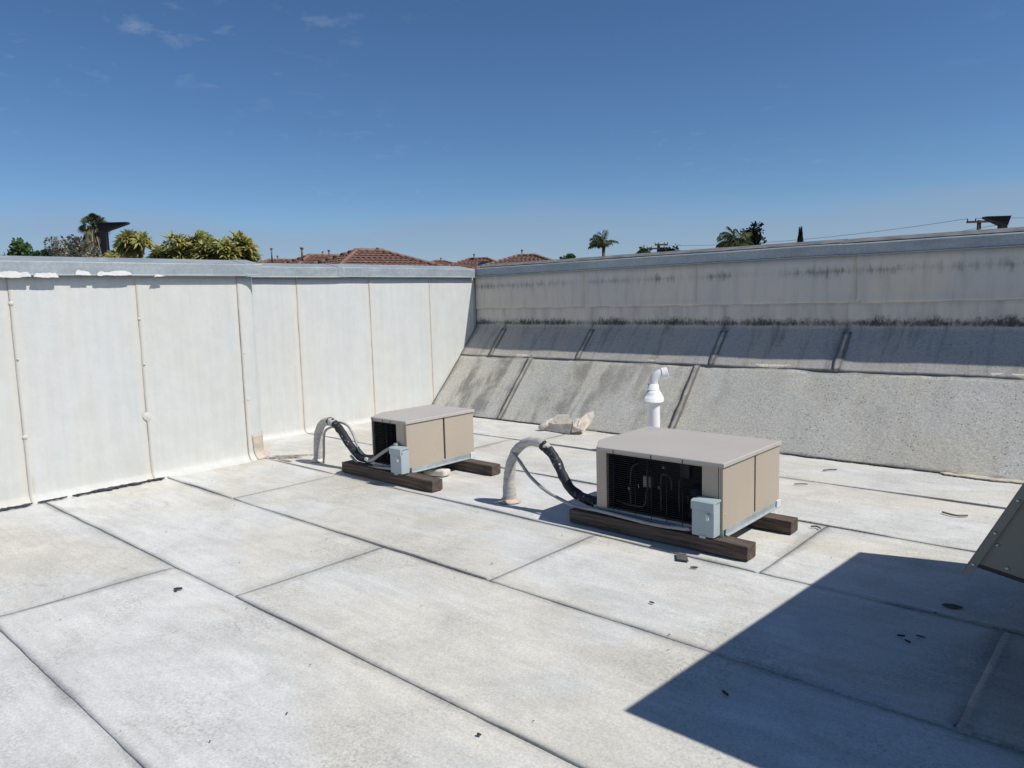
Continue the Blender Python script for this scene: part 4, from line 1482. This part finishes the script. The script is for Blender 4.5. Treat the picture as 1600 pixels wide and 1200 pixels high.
# uncountable crumbs
rng = random.Random(11)
mb = MB()
for k in range(200):
    x = rng.uniform(-7.0, 0.2)
    y = rng.uniform(0.4, 7.2)
    if x < -5.09 and x > -5.7 and 4.2 < y < 5.1:
        continue
    s = rng.choice((0.0015, 0.002, 0.002, 0.003, 0.0045))
    a = rng.uniform(0, 6.28)
    l_ = rng.uniform(1, 2.6)
    ca, sa = math.cos(a) * s * l_, math.sin(a) * s * l_
    mb.add([(x - ca, y - sa, FZ), (x + sa / l_, y - ca / l_, FZ), (x + ca, y + sa, FZ), (x - sa / l_, y + ca / l_, FZ), (x, y, FZ + s * 0.8)], [(0, 1, 4), (1, 2, 4), (2, 3, 4), (3, 0, 4)])
cr_ = mb.build('roof_crumbs', 'debris')
tag(cr_, 'tiny dark crumbs of grit strewn over the roof sheets', 'grit', kind='stuff')


# ------------------------------------------------------------------ background: houses
def hip_roof(w, d, ridge, pitch, rows_dx=0.30, row=0.36):
    """tiles laid in courses on the four planes; returns MB centred at ridge, apex z=0"""
    mb = MB()
    rise = (d / 2) * math.tan(pitch)
    sl_len = math.hypot(d / 2, rise)
    nrow = int(sl_len / row)
    half_r = ridge / 2
    for face in range(4):
        for j in range(nrow):
            t0, t1 = j / nrow, (j + 1) / nrow
            if face in (0, 2):
                h0, h1 = half_r + (w / 2 - half_r) * t0, half_r + (w / 2 - half_r) * t1
                y0, y1 = d / 2 * t0, d / 2 * t1
            else:
                h0, h1 = d / 2 * t0, d / 2 * t1
                y0, y1 = half_r + (w / 2 - half_r) * t0, half_r + (w / 2 - half_r) * t1
            z0, z1 = -rise * t0, -rise * t1
            n = max(1, int(2 * h1 / rows_dx))
            for k in range(n):
                a1, b1 = -h1 + 2 * h1 * k / n, -h1 + 2 * h1 * (k + 1) / n
                a0, b0 = max(-h0, min(h0, a1)), max(-h0, min(h0, b1))
                m0, m1 = (a0 + b0) / 2, (a1 + b1) / 2
                e = 0.045
                vs_ = [(a0, y0, z0), (m0, y0, z0 + e * 0.6), (b0, y0, z0), (a1, y1, z1 + 0.028), (m1, y1, z1 + e + 0.028), (b1, y1, z1 + 0.028)]
                out = []
                for x, y, z in vs_:
                    if face == 0:
                        out.append((x, -y, z))
                    elif face == 2:
                        out.append((-x, y, z))
                    elif face == 1:
                        out.append((y, x, z))
                    else:
                        out.append((-y, -x, z))
                mb.add(out, [(0, 3, 4, 1), (1, 4, 5, 2)])
    b0 = len(mb.v)
    mb.add([(-half_r, 0, -0.03), (half_r, 0, -0.03), (-w / 2, -d / 2, -rise - 0.03), (w / 2, -d / 2, -rise - 0.03), (w / 2, d / 2, -rise - 0.03), (-w / 2, d / 2, -rise - 0.03)], [(2, 3, 1, 0), (4, 5, 0, 1), (3, 4, 1), (5, 2, 0)])
    return mb, rise


def house(label, px, py, D, w, d, ridge, pitch, yawd, vents, solar=False):
    c = far(px, py, D)
    az = math.atan2(c.y, c.x)
    rz = az - math.pi / 2 + R(yawd)
    root = bpy.data.objects.new('tiled_house', None)
    root.empty_display_size = 0.5
    COL.objects.link(root)
    root.location = (c.x, c.y, GZ)
    root.rotation_euler = (0, 0, rz)
    tag(root, label, 'house', 'tiled houses beyond the parapet')
    rm, rise = hip_roof(w, d, ridge, pitch)
    hz = c.z - GZ

    def child(mb, name, mat, parent=root, flip=False):
        me = mb.mesh(name)
        me.materials.append(MAT[mat])
        o = bpy.data.objects.new(name, me)
        COL.objects.link(o)
        o.parent = parent
        return o
    rm.v = [(x, y, z + hz) for x, y, z in rm.v]
    ro = child(rm, 'roof', 'tiles')
    # ridge and hip caps
    caps = MB()
    for sx in (-1, 1):
        for sy in (-1, 1):
            a, b = Vector((sx * ridge / 2, 0, hz + 0.04)), Vector((sx * w / 2, sy * d / 2, hz - rise + 0.06))
            n = int((b - a).length / 0.4)
            for k in range(n):
                caps.tube([a.lerp(b, k / n), a.lerp(b, (k + 1) / n)], [0.10, 0.13], 7)
    a, b = Vector((-ridge / 2 - 0.1, 0, hz + 0.05)), Vector((ridge / 2 + 0.1, 0, hz + 0.05))
    n = max(1, int(ridge / 0.4))
    for k in range(n):
        caps.tube([a.lerp(b, k / n), a.lerp(b, (k + 1) / n)], [0.10, 0.13], 7)
    child(caps, 'ridge_caps', 'ridge', ro)
    ez = hz - rise
    child(MB().box(-w / 2 + 0.5, w / 2 - 0.5, -d / 2 + 0.5, d / 2 - 0.5, 0, ez + 0.1), 'wall', 'stucco')
    child(MB().box(-w / 2 + 0.02, w / 2 - 0.02, -d / 2 + 0.02, d / 2 - 0.02, ez - 0.16, ez - 0.01), 'eave_board', 'stucco')
    for x in (-w * 0.27, w * 0.05, w * 0.3):
        for z in (0.9, ez - 2.2):
            f = child(MB().box(x - 0.6, x + 0.6, -d / 2 + 0.44, -d / 2 + 0.495, z, z + 1.3), 'window', 'stucco')
            child(MB().box(x - 0.52, x + 0.52, -d / 2 + 0.425, -d / 2 + 0.438, z + 0.08, z + 1.22), 'pane', 'glass', f)
    for vx_, vy_, hh in vents:
        zz = hz - rise * max(abs(vy_) / (d / 2), 0)
        m = MB().tube([(vx_, vy_, zz - 0.3), (vx_, vy_, zz + hh)], 0.055, 8)
        m.tube([(vx_, vy_, zz + hh - 0.06), (vx_, vy_, zz + hh + 0.03)], 0.095, 8)
        child(m, 'roof_vent', 'ridge', ro)
    if solar:
        for k in range(3):
            m = MB()
            x0 = ridge / 2 - 0.3 + k * 1.05
            ys = [(-1.2, -2.7)]
            for ya, yb in ys:
                za, zb_ = hz - rise * 1.2 / (d / 2) + 0.16, hz - rise * 2.7 / (d / 2) + 0.16
                m.add([(x0, ya, za), (x0 + 1.0, ya, za), (x0 + 1.0, yb, zb_), (x0, yb, zb_), (x0, ya, za + 0.04), (x0 + 1.0, ya, za + 0.04), (x0 + 1.0, yb, zb_ + 0.04), (x0, yb, zb_ + 0.04)],
                      [(0, 3, 2, 1), (4, 5, 6, 7), (0, 1, 5, 4), (1, 2, 6, 5), (2, 3, 7, 6), (3, 0, 4, 7)])
            child(m, 'solar_panel', 'solar', ro)
    return root


house('large hipped red tile roof standing tallest above the white wall', 577, 393, 40, 11.0, 9.8, 1.5, R(22), 30, [(0.5, 0.0, 0.18), (-3.5, 0.5, 0.35)])
house('tiled roof just left of the tallest one, with thin vent stacks', 506, 400.5, 54, 10.5, 9.5, 2.2, R(21), 26, [(0.4, 0.0, 0.42), (4.3, 0.5, 0.8), (-3.6, 0.3, 0.6)])
house('leftmost distant tiled roof beside the yellow-green trees', 441, 407, 70, 10.5, 9.0, 2.4, R(20), 16, [(-0.4, 0.0, 0.4), (3.8, 0.2, 0.9)])
house('smallest tiled roof peeping up between the larger roofs', 686, 408.5, 78, 8.0, 7.4, 1.0, R(20), 12, [(0.2, 0.0, 0.35)])
house('tiled roof with dark solar panels on its right slope', 747, 405, 66, 9.5, 8.5, 1.6, R(21), -14, [(-0.3, -0.2, 0.5)], True)
house('rightmost tiled roof rising behind the wall corner', 822, 400, 56, 9.8, 9.0, 1.3, R(19), -12, [(-0.3, 0.0, 0.45)])


# ------------------------------------------------------------------ background: vegetation
def leaf_quad(mb, p, d, n, L, W, droop=0.15):
    d = d.normalized()
    s = d.cross(n)
    if s.length < 1e-4:
        s = Vector((1, 0, 0))
    s.normalize()
    a = p
    m = p + d * L * 0.5
    e = p + d * L + Vector((0, 0, -droop * L))
    mb.add([a, m + s * W / 2, e, m - s * W / 2], [(0, 1, 2, 3)])


def rvec(rg):
    while True:
        v = Vector((rg.uniform(-1, 1), rg.uniform(-1, 1), rg.uniform(-1, 1)))
        if 0.05 < v.length < 1:
            return v


def tree(name, label, cat, base, crown_c, rx, rz, n_cl, per, L, W, mat, seed, trunk_r=0.12, group=None, rosette=False, clump_r=0.25, lumps=6):
    """trunk with limbs that reach into leaf clumps spread unevenly through the crown"""
    rg = random.Random(seed)
    root = empty(name, base, label, cat, group)
    base, cc = Vector(base), Vector(crown_c)
    lumpc = [cc + Vector((rg.uniform(-1, 1) * rx * 0.75, rg.uniform(-1, 1) * rx * 0.6, rg.uniform(-0.7, 0.75) * rz)) for _ in range(lumps)]
    lumpr = [rg.uniform(0.30, 0.55) for _ in range(lumps)]
    tr = MB()
    top = Vector((cc.x, cc.y, cc.z - rz * 0.55))
    tr.tube(spline([base, base.lerp(top, 0.4) + Vector((rg.uniform(-.2, .2), rg.uniform(-.2, .2), 0)), top], 6), [trunk_r * (1 - 0.035 * i) for i in range(13)], 9)
    for lc in lumpc:
        mid = top.lerp(lc, 0.5) + rvec(rg) * 0.15 * rx
        tr.tube(spline([top - Vector((0, 0, 0.15)), mid, lc], 4), [trunk_r * 0.5 * (1 - 0.09 * i) for i in range(9)], 6)
    tr.build('trunk', 'bark', root, base)
    cr = MB()
    for _ in range(n_cl):
        k = rg.randrange(lumps)
        v = rvec(rg).normalized() * (rg.random() ** 0.45)
        p = lumpc[k] + Vector((v.x * rx * lumpr[k], v.y * rx * lumpr[k], v.z * rz * lumpr[k] * 1.1))
        out = (p - cc)
        out.z += 0.3 * rz
        out.normalize()
        if rosette:
            ax = (out + rvec(rg) * 0.5 + Vector((0, 0, 0.5))).normalized()
            s1 = ax.orthogonal().normalized()
            s2 = ax.cross(s1)
            for q in range(per):
                a = q * 2.4 + rg.uniform(-0.3, 0.3)
                el = rg.uniform(0.05, 1.1)
                d = (s1 * math.cos(a) + s2 * math.sin(a)) * math.cos(el) + ax * math.sin(el)
                leaf_quad(cr, p + d * 0.02, d, ax, L * rg.uniform(0.7, 1.15), W, 0.25)
        else:
            for q in range(per):
                d = (rvec(rg) + out * 0.6)
                leaf_quad(cr, p + rvec(rg) * clump_r, d, rvec(rg), L * rg.uniform(0.6, 1.2), W)
    cr.build('crown', mat, root, base, flip=False)
    return root


def at(px, py, D):
    return far(px, py, D)


def plant(name, label, cat, pxc, py_top, py_bot, half_px, D, n_cl, per, L, W, mat, seed, group=None, rosette=False, lumps=6, tr=0.12):
    t_, b_ = at(pxc, py_top, D), at(pxc, py_bot, D)
    rz = (t_.z - b_.z) / 2 * 1.0
    rx = half_px / 1162.7 * D
    c = Vector((t_.x, t_.y, (t_.z + b_.z) / 2))
    return tree(name, label, cat, (t_.x, t_.y, GZ), c, rx, rz, n_cl, per, L, W, mat, seed, tr, group, rosette, rx * 0.18, lumps)


GP = 'yellow-green strap leaved trees beyond the white wall'
plant('plumeria_tree', 'slender yellow-green strap leaved tree right of the black wedge light', 'tree', 217, 368, 392, 22, 15, 46, 14, 0.19, 0.048, 'l_plum', 21, GP, True, 6, 0.05)
plant('plumeria_tree', 'broad middle one of the yellow-green strap leaved trees', 'tree', 283, 371, 450, 40, 14.5, 300, 15, 0.20, 0.050, 'l_plum', 22, GP, True, 14, 0.07)
plant('plumeria_tree', 'rightmost yellow-green strap leaved tree sloping down towards the tiled roofs', 'tree', 345, 372, 450, 34, 14, 260, 15, 0.20, 0.050, 'l_plum', 23, GP, True, 12, 0.07)
plant('plumeria_tree', 'low yellow-green shrub at the foot of the black wedge light', 'tree', 186, 396, 440, 30, 16, 120, 13, 0.18, 0.045, 'l_plum', 24, GP, True, 9, 0.05)
plant('plumeria_tree', 'small yellow-green tip hanging over the end of the left coping', 'tree', 380, 400, 450, 20, 14, 80, 13, 0.19, 0.048, 'l_plum', 25, GP, True, 6, 0.05)
plant('round_tree', 'round dark green tree at the far left above the white wall', 'tree', 42, 381, 450, 32, 45, 230, 16, 0.30, 0.17, 'l_green', 31, None, False, 9)
plant('round_tree', 'low green shoulder of foliage right of the round left tree', 'tree', 74, 389, 450, 22, 48, 120, 16, 0.30, 0.17, 'l_green', 32, None, False, 6)
plant('bare_tree', 'thin grey-brown half bare tree left of the fan palm', 'tree', 121, 376, 450, 40, 30, 170, 9, 0.17, 0.08, 'l_grey', 33, None, False, 11)
plant('round_tree', 'small round green tree left of the middle feather palm', 'tree', 888, 397, 450, 17, 60, 130, 16, 0.34, 0.19, 'l_green', 34, None, False, 6)
plant('round_tree', 'low pale green tree left of the utility pole crossarms', 'tree', 1000, 391, 440, 20, 70, 120, 14, 0.34, 0.19, 'l_green', 35, None, False, 6)
plant('round_tree', 'dark green treetop right below the utility pole crossarms', 'tree', 1035, 389, 440, 22, 66, 140, 14, 0.34, 0.19, 'l_dark', 36, None, False, 7)
plant('round_tree', 'tiny dark treetop between the utility pole and right palm', 'tree', 1070, 389.5, 430, 9, 80, 50, 14, 0.34, 0.19, 'l_dark', 37, None, False, 4)
plant('dark_tree', 'tall dark ragged tree above the back wall', 'tree', 1175, 350, 420, 20, 52, 330, 16, 0.26, 0.13, 'l_dark', 38, None, False, 12)


def cypress(label, px, pt, pb, half, D, seed):
    t_, b_ = at(px, pt, D), at(px, pb, D)
    rg = random.Random(seed)
    root = empty('cypress', (t_.x, t_.y, GZ), label, 'tree')
    MB().tube([(t_.x, t_.y, GZ), (t_.x, t_.y, t_.z - 0.2)], [0.15, 0.02], 8).build('trunk', 'bark', root, (t_.x, t_.y, GZ))
    cr = MB()
    w = half / 1162.7 * D
    for k in range(900):
        f = rg.random() ** 0.6
        z = t_.z + (b_.z - 0.8 - t_.z) * f - 0.25
        a_ = 0.0
        r = w * (0.03 + 1.0 * f ** 1.7) * rg.random() ** 0.5
        a = rg.uniform(0, 6.28)
        p = Vector((t_.x + r * math.cos(a), t_.y + r * math.sin(a), z))
        leaf_quad(cr, p, Vector((0.35 * math.cos(a), 0.35 * math.sin(a), 1)), rvec(rg), 0.34, 0.07, 0)
    cr.build('crown', 'l_dark', root, (t_.x, t_.y, GZ), flip=False)


cypress('narrow dark cypress spike above the back coping', 1251, 353, 385, 10, 55, 4)


def fan_palm(label, px, py, D, r, seed):
    rg = random.Random(seed)
    c = at(px, py, D)
    root = empty('fan_palm', (c.x, c.y, GZ), label, 'palm')
    MB().tube([(c.x, c.y, GZ), (c.x + 0.1, c.y, c.z - 1), (c.x, c.y, c.z)], [0.28, 0.2, 0.17], 10).build('trunk', 'bark', root, (c.x, c.y, GZ))
    cr, sk = MB(), MB()
    for k in range(44):
        el = rg.uniform(-0.9, 1.35)
        a = rg.uniform(0, 6.28)
        d = Vector((math.cos(a) * math.cos(el), math.sin(a) * math.cos(el), math.sin(el)))
        hub = c + d * r * rg.uniform(0.45, 0.66)
        cr.tube([c, hub], 0.02, 4)
        s = d.orthogonal().normalized()
        s = Matrix.Rotation(rg.uniform(0, 6.28), 3, d) @ s
        nrm = d.cross(s)
        for q in range(13):
            an = (q - 6) / 6 * 1.75
            dd = d * math.cos(an) + s * math.sin(an)
            leaf_quad(cr, hub, dd, nrm, r * 0.42 * (1 - 0.25 * abs(an) / 1.75), 0.075, 0.35)
    for k in range(170):
        a = rg.uniform(0, 6.28)
        p = c + Vector((0.25 * math.cos(a), 0.25 * math.sin(a), rg.uniform(-0.4, 0.1)))
        leaf_quad(sk, p, Vector((0.42 * math.cos(a), 0.42 * math.sin(a), -1)), rvec(rg), rg.uniform(1.0, 2.4), 0.13, 0)
    cr.build('crown', 'l_palm', root, (c.x, c.y, GZ), flip=False)
    sk.build('dead_skirt', 'l_dead', root, (c.x, c.y, GZ), flip=False)


fan_palm('fan palm with a brown hanging skirt beside the black wedge light', 145, 353, 62, 1.15, 3)


def feather_palm(label, px, py, D, L, seed, wind, nf=17, elmin=0.25):
    rg = random.Random(seed)
    c = at(px, py, D)
    root = empty('feather_palm', (c.x, c.y, GZ), label, 'palm')
    MB().tube([(c.x, c.y, GZ), (c.x, c.y, c.z)], [0.22, 0.14], 10).build('trunk', 'bark', root, (c.x, c.y, GZ))
    cr = MB()
    for k in range(nf):
        a = rg.uniform(0, 6.28)
        el = rg.uniform(elmin, 1.45)
        d = Vector((math.cos(a) * math.cos(el), math.sin(a) * math.cos(el), math.sin(el))) + wind * 0.5
        d.normalize()
        p = c.copy()
        n = 16
        for i in range(n):
            q = p + d * (L / n)
            cr.tube([p, q], 0.018, 3, False)
            s = d.cross(Vector((0, 0, 1)))
            if s.length < 0.05:
                s = Vector((1, 0, 0))
            s.normalize()
            if i > 1:
                for sg in (-1, 1):
                    for h_ in (0.0, 0.5):
                        leaf_quad(cr, p.lerp(q, h_), s * sg + d * 0.5 + Vector((0, 0, -0.8 + rg.uniform(-.3, .3))), d, L * 0.30 * (1.1 - i / n * 0.6), 0.055, 0.35)
            p = q
            d = (d + Vector((0, 0, -0.105 - 0.02 * i / n)) + wind * 0.03).normalized()
    cr.build('crown', 'l_palm', root, (c.x, c.y, GZ), flip=False)


lw = Vector((-rt.x, -rt.y, 0))
feather_palm('lone drooping feather palm in the middle above the back coping', 943, 385, 68, 1.55, 5, lw * 0.3, 30, 0.75)
feather_palm('wind bent feather palm left of the tall dark tree', 1150, 384, 50, 1.45, 9, lw * 0.45, 34, 0.35)


# ------------------------------------------------------------------ background: lights, poles, wires
def wedge_light(label, px, py_top, D, dirn, head_px, drop_px):
    c = at(px, py_top, D)
    root = empty('wedge_light', (c.x, c.y, GZ), label, 'street light', 'black wedge headed lights')
    k = D / 1162.7
    X = Vector((rt.x, rt.y, 0)) * dirn
    Y = Vector((-rt.y, rt.x, 0))
    pr = 0.085
    m = MB()
    vs_ = []
    for z in (GZ, c.z - drop_px * k * 0.85):
        for a, b in ((-1, -1), (1, -1), (1, 1), (-1, 1)):
            p = Vector((c.x, c.y, z)) + X * a * pr + Y * b * pr
            vs_.append(p)
    m.add(vs_, [(0, 1, 2, 3), (4, 7, 6, 5), (0, 4, 5, 1), (1, 5, 6, 2), (2, 6, 7, 3), (3, 7, 4, 0)])
    m.build('pole', 'blackmetal', root, (c.x, c.y, GZ))
    h = MB()
    prof = [(-0.14, 0), (head_px * k, -0.01), (head_px * k, -0.035), (0.10, -drop_px * k), (-0.10, -drop_px * k)]
    vs_ = []
    for hw_i, b in ((0, -1), (1, 1)):
        for i, (x, z) in enumerate(prof):
            w_ = 0.10 if i in (1, 2) else (0.14 if i in (0,) else 0.085)
            vs_.append(Vector((c.x, c.y, c.z + z)) + X * x + Y * b * w_)
    n = len(prof)
    h.add(vs_, [tuple(range(n)), tuple(range(n, 2 * n))] + [(i, (i + 1) % n, n + (i + 1) % n, n + i) for i in range(n)])
    h.build('lamp_head', 'blackmetal', root)
    t = MB()
    t.add([Vector((c.x, c.y, c.z + 0.012)) + X * a + Y * b for a, b in ((-0.15, -0.15), (head_px * k, -0.11), (head_px * k, 0.11), (-0.15, 0.15))] +
          [Vector((c.x, c.y, c.z - 0.005)) + X * a + Y * b for a, b in ((-0.15, -0.15), (head_px * k, -0.11), (head_px * k, 0.11), (-0.15, 0.15))],
          [(0, 1, 2, 3), (7, 6, 5, 4), (0, 4, 5, 1), (1, 5, 6, 2), (2, 6, 7, 3), (3, 7, 4, 0)])
    t.build('cap_plate', 'blackmetal', root)


wedge_light('black wedge headed pole light among the trees on the left, head pointing right', 161, 349, 25, 1, 34, 11)
wedge_light('black wedge headed pole light at the far right, head pointing left', 1567, 338.5, 25, -1, 24, 11)


def utility_pole(label, px, py, D, arms, tr=False):
    c = at(px, py, D)
    root = empty('utility_pole', (c.x, c.y, GZ), label, 'utility pole', 'wooden utility poles')
    MB().tube([(c.x, c.y, GZ), (c.x, c.y, c.z)], [0.17, 0.13], 10).build('pole', 'polewood', root, (c.x, c.y, GZ))
    X = Vector((rt.x, rt.y, 0)).lerp(Vector((1, 0, 0)), 0.15).normalized()
    Y = Vector((-X.y, X.x, 0))
    ends = []
    for dz, half, off in arms:
        vs_ = []
        for a in (off - half, off + half):
            for b, z in ((-0.06, -0.07), (0.06, -0.07), (0.06, 0.07), (-0.06, 0.07)):
                vs_.append(Vector((c.x, c.y, c.z + dz + z)) + X * a + Y * (b - 0.17))
        arm = MB().add(vs_, [(0, 1, 2, 3), (7, 6, 5, 4), (0, 4, 5, 1), (1, 5, 6, 2), (2, 6, 7, 3), (3, 7, 4, 0)]).build('crossarm', 'polewood', root)
        for f in (-0.95, -0.45, 0.45, 0.95):
            q = Vector((c.x, c.y, c.z + dz + 0.07)) + X * (off + half * f) - Y * 0.17
            MB().lathe(q, [(0.03, 0), (0.05, 0.05), (0.03, 0.09), (0.045, 0.13), (0.0, 0.17)], 8).build('insulator', 'steel_dark', arm)
            ends.append(q + Vector((0, 0, 0.17)))
    if tr:
        MB().lathe((c.x + X.x * 0.35, c.y + X.y * 0.35, c.z - 1.5), [(0, 0), (0.2, 0), (0.2, 0.7), (0.0, 0.75)], 12).build('transformer', 'steel_dark', root)
    return ends


e1 = utility_pole('distant utility pole with stacked crossarms above the back coping', 1029, 381, 75, [(-0.1, 0.62, 0.25), (-0.45, 0.85, -0.3), (-0.9, 0.9, 0.7)])
e2 = utility_pole('brown utility pole with short crossarm beside the right wedge light', 1530, 344, 62, [(-0.12, 1.05, 0.15), ])


def wire(a, b, sag, label):
    pts = []
    for i in range(25):
        t = i / 24
        p = Vector(a).lerp(Vector(b), t)
        p.z -= sag * 4 * t * (1 - t)
        pts.append(p)
    o = MB().tube(pts, 0.013, 4).build('overhead_wire', 'cable')
    tag(o, label, 'wire', 'overhead wires')


wire(e1[7], e2[0], 0.5, 'upper overhead wire strung between the two utility poles')
wire(e1[11], e2[3] - Vector((0, 0, 0.5)), 0.8, 'lower overhead wire strung between the two utility poles')
off = e2[1] + Vector((rt.x, rt.y, 0)) * 25 + Vector((0, 0, 0.6))
wire(e2[1], off, 0.3, 'overhead wire running right from the brown utility pole')

for o in bpy.data.objects:
    if '_w' in o:
        del o['_w']
